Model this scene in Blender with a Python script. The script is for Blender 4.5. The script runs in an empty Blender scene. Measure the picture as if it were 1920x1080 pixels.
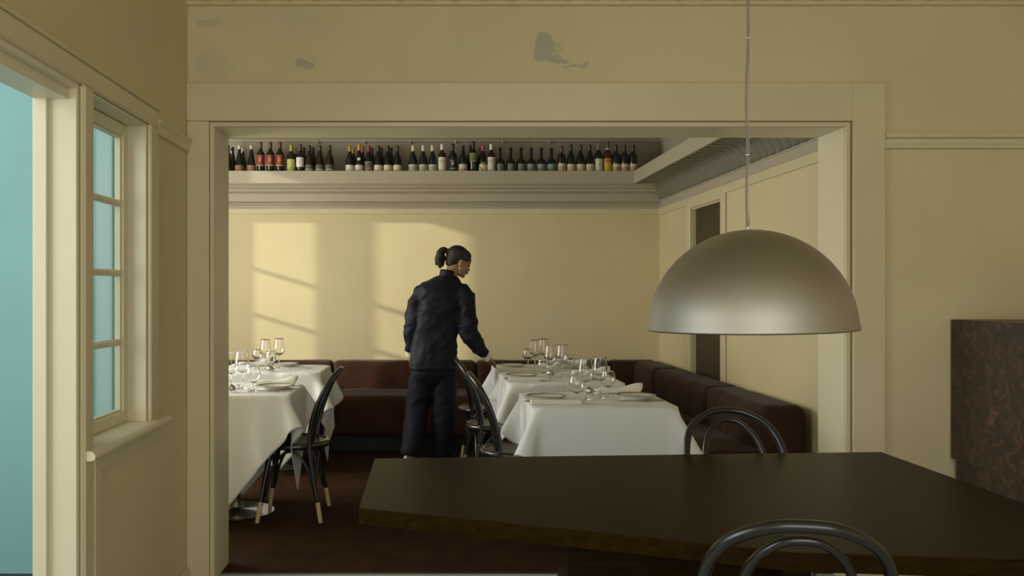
import bpy, bmesh, math, random
import numpy as np
from mathutils import Vector, Matrix
PI = math.pi
SC = bpy.context.scene
C = SC.collection
random.seed(4)

# ------------------------------------------------------------------ camera, light, exposure
EYE = 1.35; F = 1650.0; VX, VY = 810.0, 545.0
cam_d = bpy.data.cameras.new('camera'); cam = bpy.data.objects.new('camera', cam_d); C.objects.link(cam)
cam.location = (0, 0, EYE); cam.rotation_euler = (PI/2, 0, 0)
cam_d.sensor_width = 36; cam_d.lens = F/1920*36
cam_d.shift_x = (960-VX)/1920; cam_d.shift_y = (VY-540)/1920
cam_d.clip_start = 0.05
SC.camera = cam
vs = SC.view_settings
vs.view_transform = 'Standard'; vs.look = 'None'; vs.gamma = 1; vs.exposure = 0.0; vs.use_curve_mapping = False

w = bpy.data.worlds.new('sky'); SC.world = w; w.use_nodes = True
w.node_tree.nodes['Background'].inputs[0].default_value = (0.55, 0.70, 0.85, 1)
w.node_tree.nodes['Background'].inputs[1].default_value = 0.6

def area(name, loc, target, sx, sy, power, col):
    d = bpy.data.lights.new(name, 'AREA'); d.shape = 'RECTANGLE'; d.size = sx; d.size_y = sy; d.energy = power; d.color = col
    o = bpy.data.objects.new(name, d); C.objects.link(o); o.location = loc
    o.rotation_euler = (Vector(target)-Vector(loc)).to_track_quat('-Z', 'Y').to_euler()
    return o
sun_d = bpy.data.lights.new('sun', 'SUN'); sun_d.energy = 4.2; sun_d.angle = math.radians(0.9); sun_d.color = (1.0, 0.92, 0.78)
sun = bpy.data.objects.new('sun', sun_d); C.objects.link(sun)
SUN_DIR = Vector((1.0, 0.2725, -0.30))
sun.rotation_euler = SUN_DIR.to_track_quat('-Z', 'Y').to_euler(); sun.location = (-6, 5, 4)
area('dining_window_light', (-3.05, 5.7, 1.75), (2.0, 5.9, 1.5), 2.2, 1.8, 110, (1.0, 0.985, 0.89))
area('vestibule_fill_light', (-2.2, 2.6, 3.1), (-2.2, 2.9, 0), 1.0, 1.2, 16, (1.0, 0.99, 0.97))  # added fill to brighten the blue hall wall, no real fitting up there
area('vestibule_daylight', (-2.9, 1.4, 1.7), (0.6, 2.6, 1.25), 2.4, 2.2, 68, (0.97, 0.99, 1.0))
area('facade_window_light', (0.6, -1.98, 1.8), (0.2, 4.0, 1.5), 3.4, 2.2, 66, (1.0, 0.95, 0.86))

# ------------------------------------------------------------------ materials
def new_mat(name):
    m = bpy.data.materials.new(name); m.use_nodes = True
    nt = m.node_tree; return m, nt, nt.nodes['Principled BSDF']
def mat(name, col, rough=0.5, metal=0.0, var=0.0, vscale=8, bump=0.0, bscale=60, stretch=(1,1,1), col2=None, spec=0.5, detail=4, sheen=0.0, coat=0.0):
    m, nt, b = new_mat(name)
    b.inputs['Base Color'].default_value = (*col, 1); b.inputs['Roughness'].default_value = rough
    b.inputs['Metallic'].default_value = metal; b.inputs['Specular IOR Level'].default_value = spec
    b.inputs['Sheen Weight'].default_value = sheen; b.inputs['Coat Weight'].default_value = coat
    if var or bump or col2:
        tc = nt.nodes.new('ShaderNodeTexCoord'); mp = nt.nodes.new('ShaderNodeMapping'); mp.inputs['Scale'].default_value = stretch
        nt.links.new(tc.outputs['Object'], mp.inputs[0])
    if var or col2:
        n = nt.nodes.new('ShaderNodeTexNoise'); n.inputs['Scale'].default_value = vscale; n.inputs['Detail'].default_value = detail
        nt.links.new(mp.outputs[0], n.inputs['Vector'])
        r = nt.nodes.new('ShaderNodeValToRGB')
        c2 = col2 if col2 else tuple(c*(1-var) for c in col)
        r.color_ramp.elements[0].position = 0.35; r.color_ramp.elements[1].position = 0.65
        r.color_ramp.elements[0].color = (*c2, 1); r.color_ramp.elements[1].color = (*col, 1)
        nt.links.new(n.outputs[0], r.inputs[0]); nt.links.new(r.outputs[0], b.inputs['Base Color'])
    if bump:
        n2 = nt.nodes.new('ShaderNodeTexNoise'); n2.inputs['Scale'].default_value = bscale; n2.inputs['Detail'].default_value = 3
        nt.links.new(mp.outputs[0], n2.inputs['Vector'])
        bp = nt.nodes.new('ShaderNodeBump'); bp.inputs['Strength'].default_value = bump; bp.inputs['Distance'].default_value = 0.01
        nt.links.new(n2.outputs[0], bp.inputs['Height']); nt.links.new(bp.outputs[0], b.inputs['Normal'])
    return m
CREAM = (0.68, 0.588, 0.350)
M = {}
M['cream'] = mat('cream wall paint', CREAM, 0.62, var=0.06, vscale=1.6, bump=0.12, bscale=14)
M['cream_trim'] = mat('cream gloss trim paint', (0.68, 0.60, 0.385), 0.38, var=0.05, vscale=3, bump=0.06, bscale=10)
M['cream_light'] = mat('pale cream joinery paint', (0.75, 0.69, 0.49), 0.4, var=0.04, vscale=4, bump=0.05, bscale=18)
M['taupe'] = mat('taupe cornice paint', (0.46, 0.41, 0.31), 0.5, var=0.06, vscale=2, bump=0.08, bscale=12)
M['taupe_wall'] = mat('taupe upper wall paint', (0.40, 0.36, 0.28), 0.6, var=0.10, vscale=3, bump=0.1, bscale=12)
M['taupe_dark'] = mat('grey green ribbed cove paint', (0.185, 0.178, 0.135), 0.42, var=0.08, vscale=5)
M['blue'] = mat('pale blue plaster', (0.36, 0.68, 0.72), 0.6, var=0.14, vscale=1.2, detail=3)
M['blue_pale'] = mat('pale blue painted wood', (0.50, 0.74, 0.78), 0.5)
M['white_post'] = mat('pale blue white paint', (0.72, 0.84, 0.90), 0.4)
M['dark_floor'] = mat('dark slate floor', (0.03, 0.035, 0.04), 0.5)
M['stone'] = mat('pale grey stone floor', (0.42, 0.45, 0.43), 0.45, var=0.1, vscale=5)
M['carpet'] = mat('brown carpet', (0.058, 0.026, 0.009), 0.95, bump=0.9, bscale=260, col2=(0.040, 0.017, 0.006), vscale=7, detail=8, spec=0.1)
M['bench'] = mat('chocolate velvet upholstery', (0.050, 0.020, 0.008), 0.75, bump=0.35, bscale=7, col2=(0.028, 0.010, 0.005), vscale=5, sheen=0.06, spec=0.15)
M['bench_base'] = mat('black plinth', (0.008, 0.007, 0.006), 0.6)
M['linen'] = mat('white linen', (0.79, 0.80, 0.795), 0.85, bump=0.12, bscale=35, spec=0.15)
M['napkin'] = mat('white napkin linen', (0.84, 0.82, 0.76), 0.9, bump=0.2, bscale=60, spec=0.1)
M['china'] = mat('ivory china', (0.78, 0.76, 0.66), 0.15)
M['rim'] = mat('dark plate rim line', (0.12, 0.11, 0.08), 0.3)
M['silver'] = mat('tarnished silver', (0.50, 0.47, 0.40), 0.32, metal=1.0)
M['steel'] = mat('polished steel', (0.62, 0.60, 0.56), 0.18, metal=1.0)
M['bentwood'] = mat('black lacquered bentwood', (0.010, 0.009, 0.009), 0.30, spec=0.6, coat=0.3)
M['tip'] = mat('bare beech leg tips', (0.62, 0.50, 0.28), 0.5, var=0.12, vscale=20)
M['seat'] = mat('brown stained seat', (0.085, 0.035, 0.018), 0.38, var=0.3, vscale=10)
M['dark_oak'] = mat('dark stained oak', (0.022, 0.012, 0.0018), 0.36, spec=0.06, col2=(0.013, 0.0065, 0.0012), vscale=6, stretch=(0.8, 14, 14), bump=0.06, bscale=30, detail=8)
M['dark_oak'].node_tree.nodes['Principled BSDF'].inputs['Specular Tint'].default_value = (1.0, .80, .42, 1)
M['cord'] = mat('grey braided cord', (0.28, 0.25, 0.21), 0.7, bump=0.3, bscale=300)
M['steel_wire'] = mat('thin steel cable', (0.35, 0.33, 0.28), 0.35, metal=1.0)
M['tie'] = mat('clear cable tie', (0.75, 0.74, 0.68), 0.4)
M['navy'] = mat('navy cotton drill', (0.0070, 0.0085, 0.018), 0.6, var=0.2, vscale=5, bump=0.25, bscale=9, sheen=0.03, spec=0.25)
M['navy_trouser'] = mat('dark navy trouser cloth', (0.005, 0.006, 0.014), 0.75, bump=0.25, bscale=9, spec=0.25)
M['seam'] = mat('navy seam thread', (0.004, 0.005, 0.009), 0.8)
M['skin'] = mat('skin', (0.34, 0.185, 0.105), 0.5, var=0.08, vscale=12)
M['hair'] = mat('dark brown hair', (0.016, 0.010, 0.006), 0.42, bump=0.5, bscale=40, stretch=(1, 6, 6))
M['lip'] = mat('lips', (0.28, 0.10, 0.07), 0.45)
M['eye'] = mat('eye', (0.03, 0.02, 0.015), 0.2)
M['shirt'] = mat('white shirt cotton', (0.72, 0.70, 0.62), 0.85, bump=0.15, bscale=40)
M['shoe'] = mat('white leather shoe', (0.75, 0.72, 0.62), 0.5)
M['gold'] = mat('gold earring', (0.85, 0.62, 0.25), 0.2, metal=1.0)

# brushed aluminium with slight roughness variation
m, nt, b = new_mat('spun aluminium'); M['aluminium'] = m
b.inputs['Base Color'].default_value = (0.45, 0.42, 0.37, 1); b.inputs['Metallic'].default_value = 1.0
b.inputs['Roughness'].default_value = 0.52
b.inputs['Anisotropic'].default_value = 0.35

# mottled brown stone laminate
def mottled(name, c1, c2, c3, rough):
    m, nt, b = new_mat(name)
    tc = nt.nodes.new('ShaderNodeTexCoord')
    n = nt.nodes.new('ShaderNodeTexNoise'); n.inputs['Scale'].default_value = 13; n.inputs['Detail'].default_value = 9; n.inputs['Roughness'].default_value = 0.75
    n.inputs['Distortion'].default_value = 1.2
    r = nt.nodes.new('ShaderNodeValToRGB'); e = r.color_ramp.elements
    e[0].position = 0.38; e[0].color = (*c1, 1); e[1].position = 0.68; e[1].color = (*c3, 1)
    k = r.color_ramp.elements.new(0.52); k.color = (*c2, 1)
    nt.links.new(tc.outputs['Object'], n.inputs['Vector']); nt.links.new(n.outputs[0], r.inputs[0]); nt.links.new(r.outputs[0], b.inputs['Base Color'])
    b.inputs['Roughness'].default_value = rough
    return m
M['mottled'] = mottled('mottled burl brown', (0.016, 0.010, 0.005), (0.042, 0.024, 0.012), (0.14, 0.066, 0.036), 0.4)
M['mottled_door'] = mottled('mottled brown door', (0.035, 0.022, 0.009), (0.055, 0.036, 0.016), (0.085, 0.055, 0.026), 0.5)

# header wall paint with its old grey repair patches (fixed marks on the wall)
def stained_wall():
    m, nt, b = new_mat('cream wall paint with repair patches'); N = nt.nodes; L = nt.links
    tc = N.new('ShaderNodeTexCoord'); sep = N.new('ShaderNodeSeparateXYZ'); 
    nz = N.new('ShaderNodeTexNoise'); nz.inputs['Scale'].default_value = 11; nz.inputs['Detail'].default_value = 5
    L.new(tc.outputs['Object'], nz.inputs['Vector'])
    ad = N.new('ShaderNodeVectorMath'); ad.operation = 'MULTIPLY_ADD'; ad.inputs[1].default_value = (0.09, 0, 0.09)
    L.new(nz.outputs['Color'], ad.inputs[0]); L.new(tc.outputs['Object'], ad.inputs[2]); L.new(ad.outputs[0], sep.inputs[0])
    def math_(op, a, bb):
        x = N.new('ShaderNodeMath'); x.operation = op
        for i, v in enumerate((a, bb)):
            if isinstance(v, (int, float)): x.inputs[i].default_value = v
            else: L.new(v, x.inputs[i])
        return x.outputs[0]
    tot = None
    # (px x, px y, half width m, half height m, strength)
    for (px, py, hw, hh, s) in ((1018, 88, .050, .070, 1), (1048, 112, .055, .020, 1), (1078, 126, .060, .008, .9), (573, 119, .045, .022, .9),
                                (390, 46, .07, .025, .55), (400, 120, .10, .075, .22), (378, 118, .035, .05, .35), (1040, 92, .03, .03, .5)):
        cx = (px-VX)/403+.045; cz = EYE+(VY-py)/403+.045
        dx = math_('DIVIDE', math_('SUBTRACT', sep.outputs[0], cx), hw); dz = math_('DIVIDE', math_('SUBTRACT', sep.outputs[2], cz), hh)
        d = math_('ADD', math_('MULTIPLY', dx, dx), math_('MULTIPLY', dz, dz))
        v = N.new('ShaderNodeMapRange'); v.inputs[1].default_value = 1.12; v.inputs[2].default_value = 0.8; v.inputs[3].default_value = 0; v.inputs[4].default_value = s
        L.new(d, v.inputs[0])
        tot = v.outputs[0] if tot is None else math_('MAXIMUM', tot, v.outputs[0])
    mx = N.new('ShaderNodeMix'); mx.data_type = 'RGBA'
    L.new(math_('MULTIPLY', tot, .62), mx.inputs[0])
    n = N.new('ShaderNodeTexNoise'); n.inputs['Scale'].default_value = 1.8; L.new(tc.outputs['Object'], n.inputs['Vector'])
    r = N.new('ShaderNodeValToRGB'); r.color_ramp.elements[0].position = .35; r.color_ramp.elements[1].position = .65
    r.color_ramp.elements[0].color = (*[c*.93 for c in CREAM], 1); r.color_ramp.elements[1].color = (*CREAM, 1)
    L.new(n.outputs[0], r.inputs[0]); L.new(r.outputs[0], mx.inputs[6]); mx.inputs[7].default_value = (0.34, 0.34, 0.26, 1)
    L.new(mx.outputs[2], b.inputs['Base Color'])
    n2 = N.new('ShaderNodeTexNoise'); n2.inputs['Scale'].default_value = 14; L.new(tc.outputs['Object'], n2.inputs['Vector'])
    bp = N.new('ShaderNodeBump'); bp.inputs['Strength'].default_value = .14; bp.inputs['Distance'].default_value = .01
    L.new(n2.outputs[0], bp.inputs['Height']); L.new(bp.outputs[0], b.inputs['Normal']); b.inputs['Roughness'].default_value = .62
    return m
M['stained'] = stained_wall()

# glass: real dielectric for the drinking glasses, thin pane for the window
m, nt, b = new_mat('clear glass'); M['glass'] = m
b.inputs['Base Color'].default_value = (1, 1, 1, 1); b.inputs['Roughness'].default_value = 0.0; b.inputs['Transmission Weight'].default_value = 1.0; b.inputs['IOR'].default_value = 1.45
m, nt, b = new_mat('window pane glass'); M['pane'] = m
tr = nt.nodes.new('ShaderNodeBsdfTransparent'); tr.inputs[0].default_value = (.93, .96, .96, 1)
gl = nt.nodes.new('ShaderNodeBsdfGlossy'); gl.inputs['Roughness'].default_value = 0.08
lw = nt.nodes.new('ShaderNodeLayerWeight'); lw.inputs[0].default_value = .25; fr = nt.nodes.new('ShaderNodeMath'); fr.operation = 'MULTIPLY_ADD'; fr.inputs[1].default_value = .25; fr.inputs[2].default_value = .03; nt.links.new(lw.outputs['Facing'], fr.inputs[0])
mx = nt.nodes.new('ShaderNodeMixShader')
nt.links.new(fr.outputs[0], mx.inputs[0]); nt.links.new(tr.outputs[0], mx.inputs[1]); nt.links.new(gl.outputs[0], mx.inputs[2])
nt.links.new(mx.outputs[0], nt.nodes['Material Output'].inputs[0])
_flat = {}
def flat(col, rough=0.5, metal=0.0):
    k = (tuple(col), rough, metal)
    if k not in _flat: _flat[k] = mat('paint %.2f %.2f %.2f' % tuple(col), col, rough, metal)
    return _flat[k]
M['bottle_dark'] = mat('near black bottle glass', (0.008, 0.009, 0.006), 0.12, spec=0.6)
M['bottle_brown'] = mat('dark brown bottle glass', (0.020, 0.010, 0.005), 0.12, spec=0.6)
M['bottle_blue'] = mat('dark slate bottle glass', (0.010, 0.013, 0.018), 0.12, spec=0.6)

# ------------------------------------------------------------------ mesh helpers
class MB:
    def __init__(s): s.v = []; s.f = []
    def add(s, vs_, fs):
        o = len(s.v); s.v += [tuple(v) for v in vs_]; s.f += [tuple(i+o for i in f) for f in fs]; return s
    def box(s, x0, x1, y0, y1, z0, z1):
        return s.add([(x0,y0,z0),(x1,y0,z0),(x1,y1,z0),(x0,y1,z0),(x0,y0,z1),(x1,y0,z1),(x1,y1,z1),(x0,y1,z1)],
                     [(3,2,1,0),(4,5,6,7),(0,1,5,4),(1,2,6,5),(2,3,7,6),(3,0,4,7)])
    def prism(s, pts, z0, z1):
        n = len(pts)
        return s.add([(x,y,z0) for x,y in pts]+[(x,y,z1) for x,y in pts],
                     [tuple(range(n-1,-1,-1)), tuple(range(n,2*n))]+[(i,(i+1)%n,n+(i+1)%n,n+i) for i in range(n)])
    def extrude(s, prof, a, b, axis):   # closed profile extruded along 'x' (prof = y,z) or 'y' (prof = x,z)
        n = len(prof)
        f = (lambda t, p: (t, p[0], p[1])) if axis == 'x' else (lambda t, p: (p[0], t, p[1]))
        return s.add([f(a,p) for p in prof]+[f(b,p) for p in prof],
                     [tuple(range(n-1,-1,-1)), tuple(range(n,2*n))]+[(i,(i+1)%n,n+(i+1)%n,n+i) for i in range(n)])
    def lathe(s, prof, seg=24, c=(0,0,0), closed=False):
        vs_ = []; fs = []
        for r, z in prof:
            for k in range(seg):
                a = 2*PI*k/seg; vs_.append((c[0]+r*math.cos(a), c[1]+r*math.sin(a), c[2]+z))
        n = len(prof)
        for i in range(n-1 if not closed else n):
            for k in range(seg):
                a, b_ = i*seg+k, i*seg+(k+1)%seg; j = ((i+1)%n)*seg
                fs.append((a, b_, j+(k+1)%seg, j+k))
        return s.add(vs_, fs)
    def rings(s, rs, cap=True):        # list of rings, each a list of points
        n = len(rs[0]); vs_ = [p for r in rs for p in r]; fs = []
        for i in range(len(rs)-1):
            for k in range(n): fs.append((i*n+k, i*n+(k+1)%n, (i+1)*n+(k+1)%n, (i+1)*n+k))
        if cap: fs.append(tuple(range(n-1,-1,-1))); fs.append(tuple((len(rs)-1)*n+k for k in range(n)))
        return s.add(vs_, fs)
    def tube(s, pts, rad, seg=10, sub=6, smooth=True, flatten=1.0):
        pts = [Vector(p) for p in pts]; rad = list(rad) if hasattr(rad, '__len__') else [rad]*len(pts)
        if smooth and len(pts) > 2:
            P = []; R_ = []
            for i in range(len(pts)-1):
                p0 = pts[max(i-1,0)]; p1 = pts[i]; p2 = pts[i+1]; p3 = pts[min(i+2,len(pts)-1)]
                for k in range(sub):
                    t = k/sub
                    P.append(0.5*((2*p1)+(p2-p0)*t+(2*p0-5*p1+4*p2-p3)*t*t+(3*p1-p0-3*p2+p3)*t**3)); R_.append(rad[i]*(1-t)+rad[i+1]*t)
            P.append(pts[-1]); R_.append(rad[-1]); pts, rad = P, R_
        nrm = None; rs = []
        for i, p in enumerate(pts):
            t = (pts[min(i+1,len(pts)-1)]-pts[max(i-1,0)]).normalized()
            if nrm is None:
                nrm = t.cross(Vector((0,0,1)));
                if nrm.length < .1: nrm = t.cross(Vector((0,1,0)))
                nrm.normalize()
            nrm = (nrm-t*nrm.dot(t)).normalized(); bn = t.cross(nrm)
            rs.append([p+(nrm*math.cos(2*PI*k/seg)+bn*math.sin(2*PI*k/seg)*flatten)*rad[i] for k in range(seg)])
        return s.rings(rs)
    def ellip(s, c, r, R=None, seg=20, rn=12):
        c = Vector(c); rs = []
        for i in range(1, rn):
            a = PI*i/rn
            ring = []
            for k in range(seg):
                b_ = 2*PI*k/seg; v = Vector((r[0]*math.sin(a)*math.cos(b_), r[1]*math.sin(a)*math.sin(b_), -r[2]*math.cos(a)))
                ring.append(c+(R@v if R else v))
            rs.append(ring)
        return s.rings(rs)
    def mesh(s, name, m, smooth=False, bevel=0, bseg=2, auto=None):
        me = bpy.data.meshes.new(name); me.from_pydata(s.v, [], s.f); 
        bm = bmesh.new(); bm.from_mesh(me); bmesh.ops.recalc_face_normals(bm, faces=bm.faces)
        if bevel: bmesh.ops.bevel(bm, geom=list(bm.edges), offset=bevel, segments=bseg, profile=.6, affect='EDGES', clamp_overlap=True)
        if auto is not None:
            for e in bm.edges:
                if len(e.link_faces) == 2 and e.calc_face_angle(0) > auto: e.smooth = False
        bm.to_mesh(me); bm.free()
        if smooth or auto is not None: me.polygons.foreach_set('use_smooth', [True]*len(me.polygons))
        me.materials.append(M[m] if isinstance(m, str) else m); return me
    def build(s, name, m, parent=None, **kw): return obj(name, s.mesh(name, m, **kw), parent)
def obj(name, me, parent=None, loc=None):
    o = bpy.data.objects.new(name, me); C.objects.link(o)
    if parent is not None: o.parent = parent
    if loc is not None: o.location = loc
    return o
def tag(o, label, cat, group=None, kind=None):
    o['label'] = label
    if cat: o['category'] = cat
    if group: o['group'] = group
    if kind: o['kind'] = kind
    return o
def thing(name, label, cat, loc=(0,0,0), rz=0, group=None):
    o = bpy.data.objects.new(name, None); C.objects.link(o); o.location = loc; o.rotation_euler = (0,0,rz); o.empty_display_size = .1
    return tag(o, label, cat, group)
def struct(o, label=None):
    o['kind'] = 'structure'
    if label: o['label'] = label
    return o
def sempty(name, label, loc=(0,0,0)):
    o = bpy.data.objects.new(name, None); C.objects.link(o); o.location = loc; return struct(o, label)
def dup(root, loc, rz=0, label=None, group=None):
    r = root.copy(); C.objects.link(r); r.location = loc; r.rotation_euler = (0,0,rz)
    if label: r['label'] = label
    if group: r['group'] = group
    for ch in list(root.children):
        c = ch.copy(); C.objects.link(c); c.parent = r
        for g in ch.children:
            d = g.copy(); C.objects.link(d); d.parent = c
    return r
def ubox(name, m, parent, *b, bevel=.002): return MB().box(*b).build(name, m, parent, bevel=bevel, bseg=1)

# ------------------------------------------------------------------ setting: dimensions
XL = -1.136; YF = 4.094; YI = 4.354; YB = 8.09; XR = 2.09
OX0, OX1, OZ = -1.01, 1.916, 2.11
HC = 3.15
DXL = -2.95

struct(MB().box(XL-.3, 3.7, -2.1, 4.2, -.08, 0).build('floor', 'stone'), 'pale grey stone floor of the near room')
struct(MB().box(-3.1, 3.7, 4.2, YB+.1, -.08, 0).build('floor', 'carpet'), 'dark brown carpet of the dining room')
struct(MB().box(-3.1, XL-.3, -2.1, 4.2, -.08, 0).build('floor', 'dark_floor'), 'dark floor of the entrance hall')
struct(MB().box(OX0, OX1, 4.194, 4.203, .0, .004).build('trim_1', flat((.05,.045,.035), .4)), 'thin dark edging strip between carpet and stone')
struct(MB().box(-3.1, 3.8, -2.2, YF, HC, HC+.1).build('ceiling', 'cream'), 'cream ceiling of the near room')
struct(MB().box(-3.1, 3.8, YF, YB+.1, HC, HC+.1).build('ceiling', 'taupe_wall'), 'ceiling of the dining room')

# left wall of the near room with door and window openings
wl = MB(); X0 = XL-.114
wl.box(X0, XL, -2.1, .93, 0, HC); wl.box(X0, XL, .93, 3.50, 2.013, HC); wl.box(X0, XL, 2.827, 2.905, 0, 2.013)
wl.box(X0, XL, 2.905, 3.50, 0, .815); wl.box(X0, XL, 3.50, YF, 0, HC)
struct(wl.build('wall_left', 'cream'), 'cream left wall with a doorway and a small window')
# divider wall
wd = MB(); wd.box(X0, OX0, YF, YI, 0, HC); wd.box(-3.1, X0, 4.3, YI, 0, HC); wd.box(OX0, OX1, YF, YI, OZ, HC); wd.box(OX1, 3.7, YF, YI, 0, HC)
struct(wd.build('wall_divider', 'stained'), 'cream dividing wall with grey repair patches above the wide opening')
struct(MB().box(3.6, 3.7, -2.1, YF, 0, HC).build('wall_right', 'cream'), 'cream right wall of the near room')
wb = MB()
for b_ in ((-3.1, -1.1, 0, HC), (2.3, 3.7, 0, HC), (-1.1, 2.3, 0, .70), (-1.1, 2.3, 2.9, HC)): wb.box(b_[0], b_[1], -2.2, -2.1, b_[2], b_[3])
struct(wb.build('wall_facade', 'cream'), 'street wall behind the viewer')
# dining room walls
struct(MB().box(-3.1, XR+.1, YB, YB+.1, 0, 2.3).build('wall_back', 'cream'), 'cream back wall of the dining room')
struct(MB().box(-3.1, XR+.1, YB, YB+.1, 2.3, HC).build('wall_back_upper', 'taupe_wall'), 'taupe upper back wall behind the bottles')
wr = MB(); wr.box(XR, XR+.12, YI, 6.33, 0, 2.2); wr.box(XR, XR+.12, 7.08, YB, 0, 2.2); wr.box(XR, XR+.12, 6.33, 7.08, 2.01, 2.2)
struct(wr.build('wall_dining_right', 'cream'), 'cream right wall of the dining room')
struct(MB().box(XR, XR+.12, YI, YB, 2.2, HC).build('wall_dining_right_upper', 'taupe_wall'), 'taupe upper right wall of the dining room')
# left wall of dining room: one wide window and two tall slits with glazing bars that the sun comes through
SA = (7.567, 7.731); SB = (7.184, 7.424)
wq = MB()
def col(y0, y1, holes=()):
    z = 0
    for a, b_ in holes: wq.box(DXL-.04, DXL, y0, y1, z, a); z = b_
    wq.box(DXL-.04, DXL, y0, y1, z, HC)
col(YI, 4.85); col(4.85, 6.95, ((.85, 2.65),)); col(6.95, SB[0]); col(SB[0], SB[1], ((.50, 2.86),)); col(SB[1], SA[0]); col(SA[0], SA[1], ((.50, 3.0),)); col(SA[1], YB)
struct(wq.build('wall_dining_left', 'cream'), 'window wall of the dining room')
win2 = sempty('window_2', 'tall glazing bars in the window wall', (DXL-.02, 0, 0))
for s_ in (SA, SB):
    for z in (.69, 1.11, 1.53, 1.95):
        ubox('glazing_bar', 'cream_light', win2, -.02, .02, s_[0], s_[1], z-.018, z+.018)
win3 = sempty('window_3', 'wide window in the window wall', (DXL-.02, 0, 0))
for y in (4.85, 5.55, 6.25, 6.91): ubox('mullion', 'cream_light', win3, -.02, .02, y, y+.04, .85, 2.65)
ubox('transom', 'cream_light', win3, -.02, .02, 4.85, 6.95, 2.1, 2.14)
# unseen wall added outside to keep the sun off the wide window
nb = tag(MB().box(-4.9, -4.5, -3.0, 6.60, 0, 5.2).build('sun_blocker_wall', flat((.55,.53,.47), .9)), 'plain unseen wall added outside to block sun from the wide window', 'sun blocker')
struct(MB().box(-12, -3.15, -8, 14, -.10, -.02).build('floor', flat((.25,.24,.22), .9)), 'paved yard outside the window wall')
# entrance hall
struct(MB().box(-3.1, X0, 4.2, 4.3, 0, HC).build('wall_hall_end', 'blue'), 'pale blue end wall of the entrance hall')
struct(MB().box(-3.15, -3.05, -2.1, 4.2, 0, HC).build('wall_hall_left', 'blue'), 'pale blue side wall of the entrance hall')
struct(MB().box(-1.60, -1.52, 4.18, 4.2, 0, HC).build('trim_2', 'blue_pale', bevel=.008), 'pale vertical strip on the blue wall')

# ---- opening casing
oc = sempty('trim_3', 'cream casing around the wide opening')
ubox('casing_board', 'cream_trim', oc, XL, OX0-.022, YF-.022, YF, 0, 2.135, bevel=.004)
ubox('casing_board', 'cream_trim', oc, OX1+.03, 2.097, YF-.028, YF, 0, 2.313, bevel=.004)
ubox('casing_board', 'cream_trim', oc, XL, OX1+.03, YF-.028, YF, 2.135, 2.313, bevel=.004)
bd = MB(); bd.box(OX0-.02, OX0, YF-.018, YF, 0, 2.13); bd.box(OX1, OX1+.022, YF-.018, YF, 0, 2.13); bd.box(OX0, OX1, YF-.018, YF, OZ, 2.13)
bd.build('bead', 'cream_trim', oc, bevel=.004)
li = sempty('trim_4', 'cream lining boards inside the wide opening')
ubox('lining_board', 'cream_light', li, OX0, OX0+.002, YF-.004, YI+.01, 0, OZ)
ubox('lining_board', 'cream_light', li, OX1-.002, OX1, YF-.004, YI+.01, 0, OZ)
ubox('lining_board', 'cream_light', li, OX0+.002, OX1-.002, YF-.004, YI+.01, OZ-.002, OZ)
# picture rails, baseboards
def rail_x(name, x0, x1, y, z0, z1, d, label):
    h = z1-z0
    pr = [(y, z0), (y-d*.55, z0+.004), (y-d*.6, z0+h*.2), (y-d*.45, z0+h*.35), (y-d*.5, z0+h*.62), (y-d, z0+h*.72), (y-d, z0+h*.95), (y, z1)]
    return struct(MB().extrude(pr, x0, x1, 'x').build(name, 'cream_trim'), label)
rail_x('trim_5', 2.097, 3.6, YF, 2.007, 2.08, .035, 'picture rail right of the opening')
pl_ = MB(); pl_.extrude([(XL, 1.99), (XL+.016, 1.992), (XL+.018, 2.03), (XL+.026, 2.037), (XL+.026, 2.05), (XL, 2.055)], 3.60, YF-.028, 'y')
struct(pl_.build('trim_6', 'cream_trim'), 'short picture rail between window and corner')
struct(MB().box(XL, XL+.018, 2.98, YF-.03, 0, .07).build('baseboard_left', 'cream_trim', bevel=.004), 'low cream baseboard below the window')
struct(MB().box(2.097, 3.6, YF-.018, YF, 0, .09).build('baseboard_right', 'cream_trim', bevel=.004), 'low cream baseboard right of the opening')
# plaster cornice high on the divider wall
co = sempty('trim_7', 'old plaster cornice at the top of the dividing wall')
MB().extrude([(YF, 2.672), (YF-.02, 2.676), (YF-.02, 2.69), (YF-.05, 2.71), (YF-.05, 2.73), (YF-.14, 2.86), (YF, 2.86)], XL, 3.6, 'x').build('cornice_moulding', 'cream', co)
leaf = MB().ellip((0, 0, 0), (.022, .014, .018), seg=8, rn=5).mesh('leaf', 'cream', smooth=True)
k = 0; x = XL+.1
while x < 3.5:
    obj('leaf', leaf, co, (x, YF-.055, 2.703)); x += .128

# ---- door_1 (doorway on the left)
d1 = sempty('door_1', 'cream doorway frame on the left wall', (XL, 2.827, 0))
ubox('door_jamb', 'cream_light', d1, -.112, .004, -.022, 0, 0, 2.0, bevel=.003)
ubox('door_stop', 'cream_light', d1, -.130, -.085, -.040, -.022, 0, 2.0, bevel=.002)
ubox('door_head', 'cream_light', d1, -.112, .004, -1.897, 0, 1.995, 2.02, bevel=.003)
ubox('head_stop', 'cream_light', d1, -.130, -.02, -1.897, -.022, 1.960, 1.997, bevel=.003)
ubox('door_jamb', 'cream_light', d1, -.112, .004, -1.897, -1.875, 0, 2.0, bevel=.003)
ubox('door_casing', 'cream_trim', d1, 0, .022, 0, .076, 0, 2.013, bevel=.006)
ubox('door_casing', 'cream_trim', d1, 0, .020, -1.99, -1.89, 0, 2.013, bevel=.006)
ubox('head_casing', 'cream_trim', d1, 0, .020, -1.99, .773, 2.013, 2.085, bevel=.006)
ubox('head_cap', 'cream_trim', d1, 0, .030, -1.99, .773, 2.082, 2.094, bevel=.003)
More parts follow.
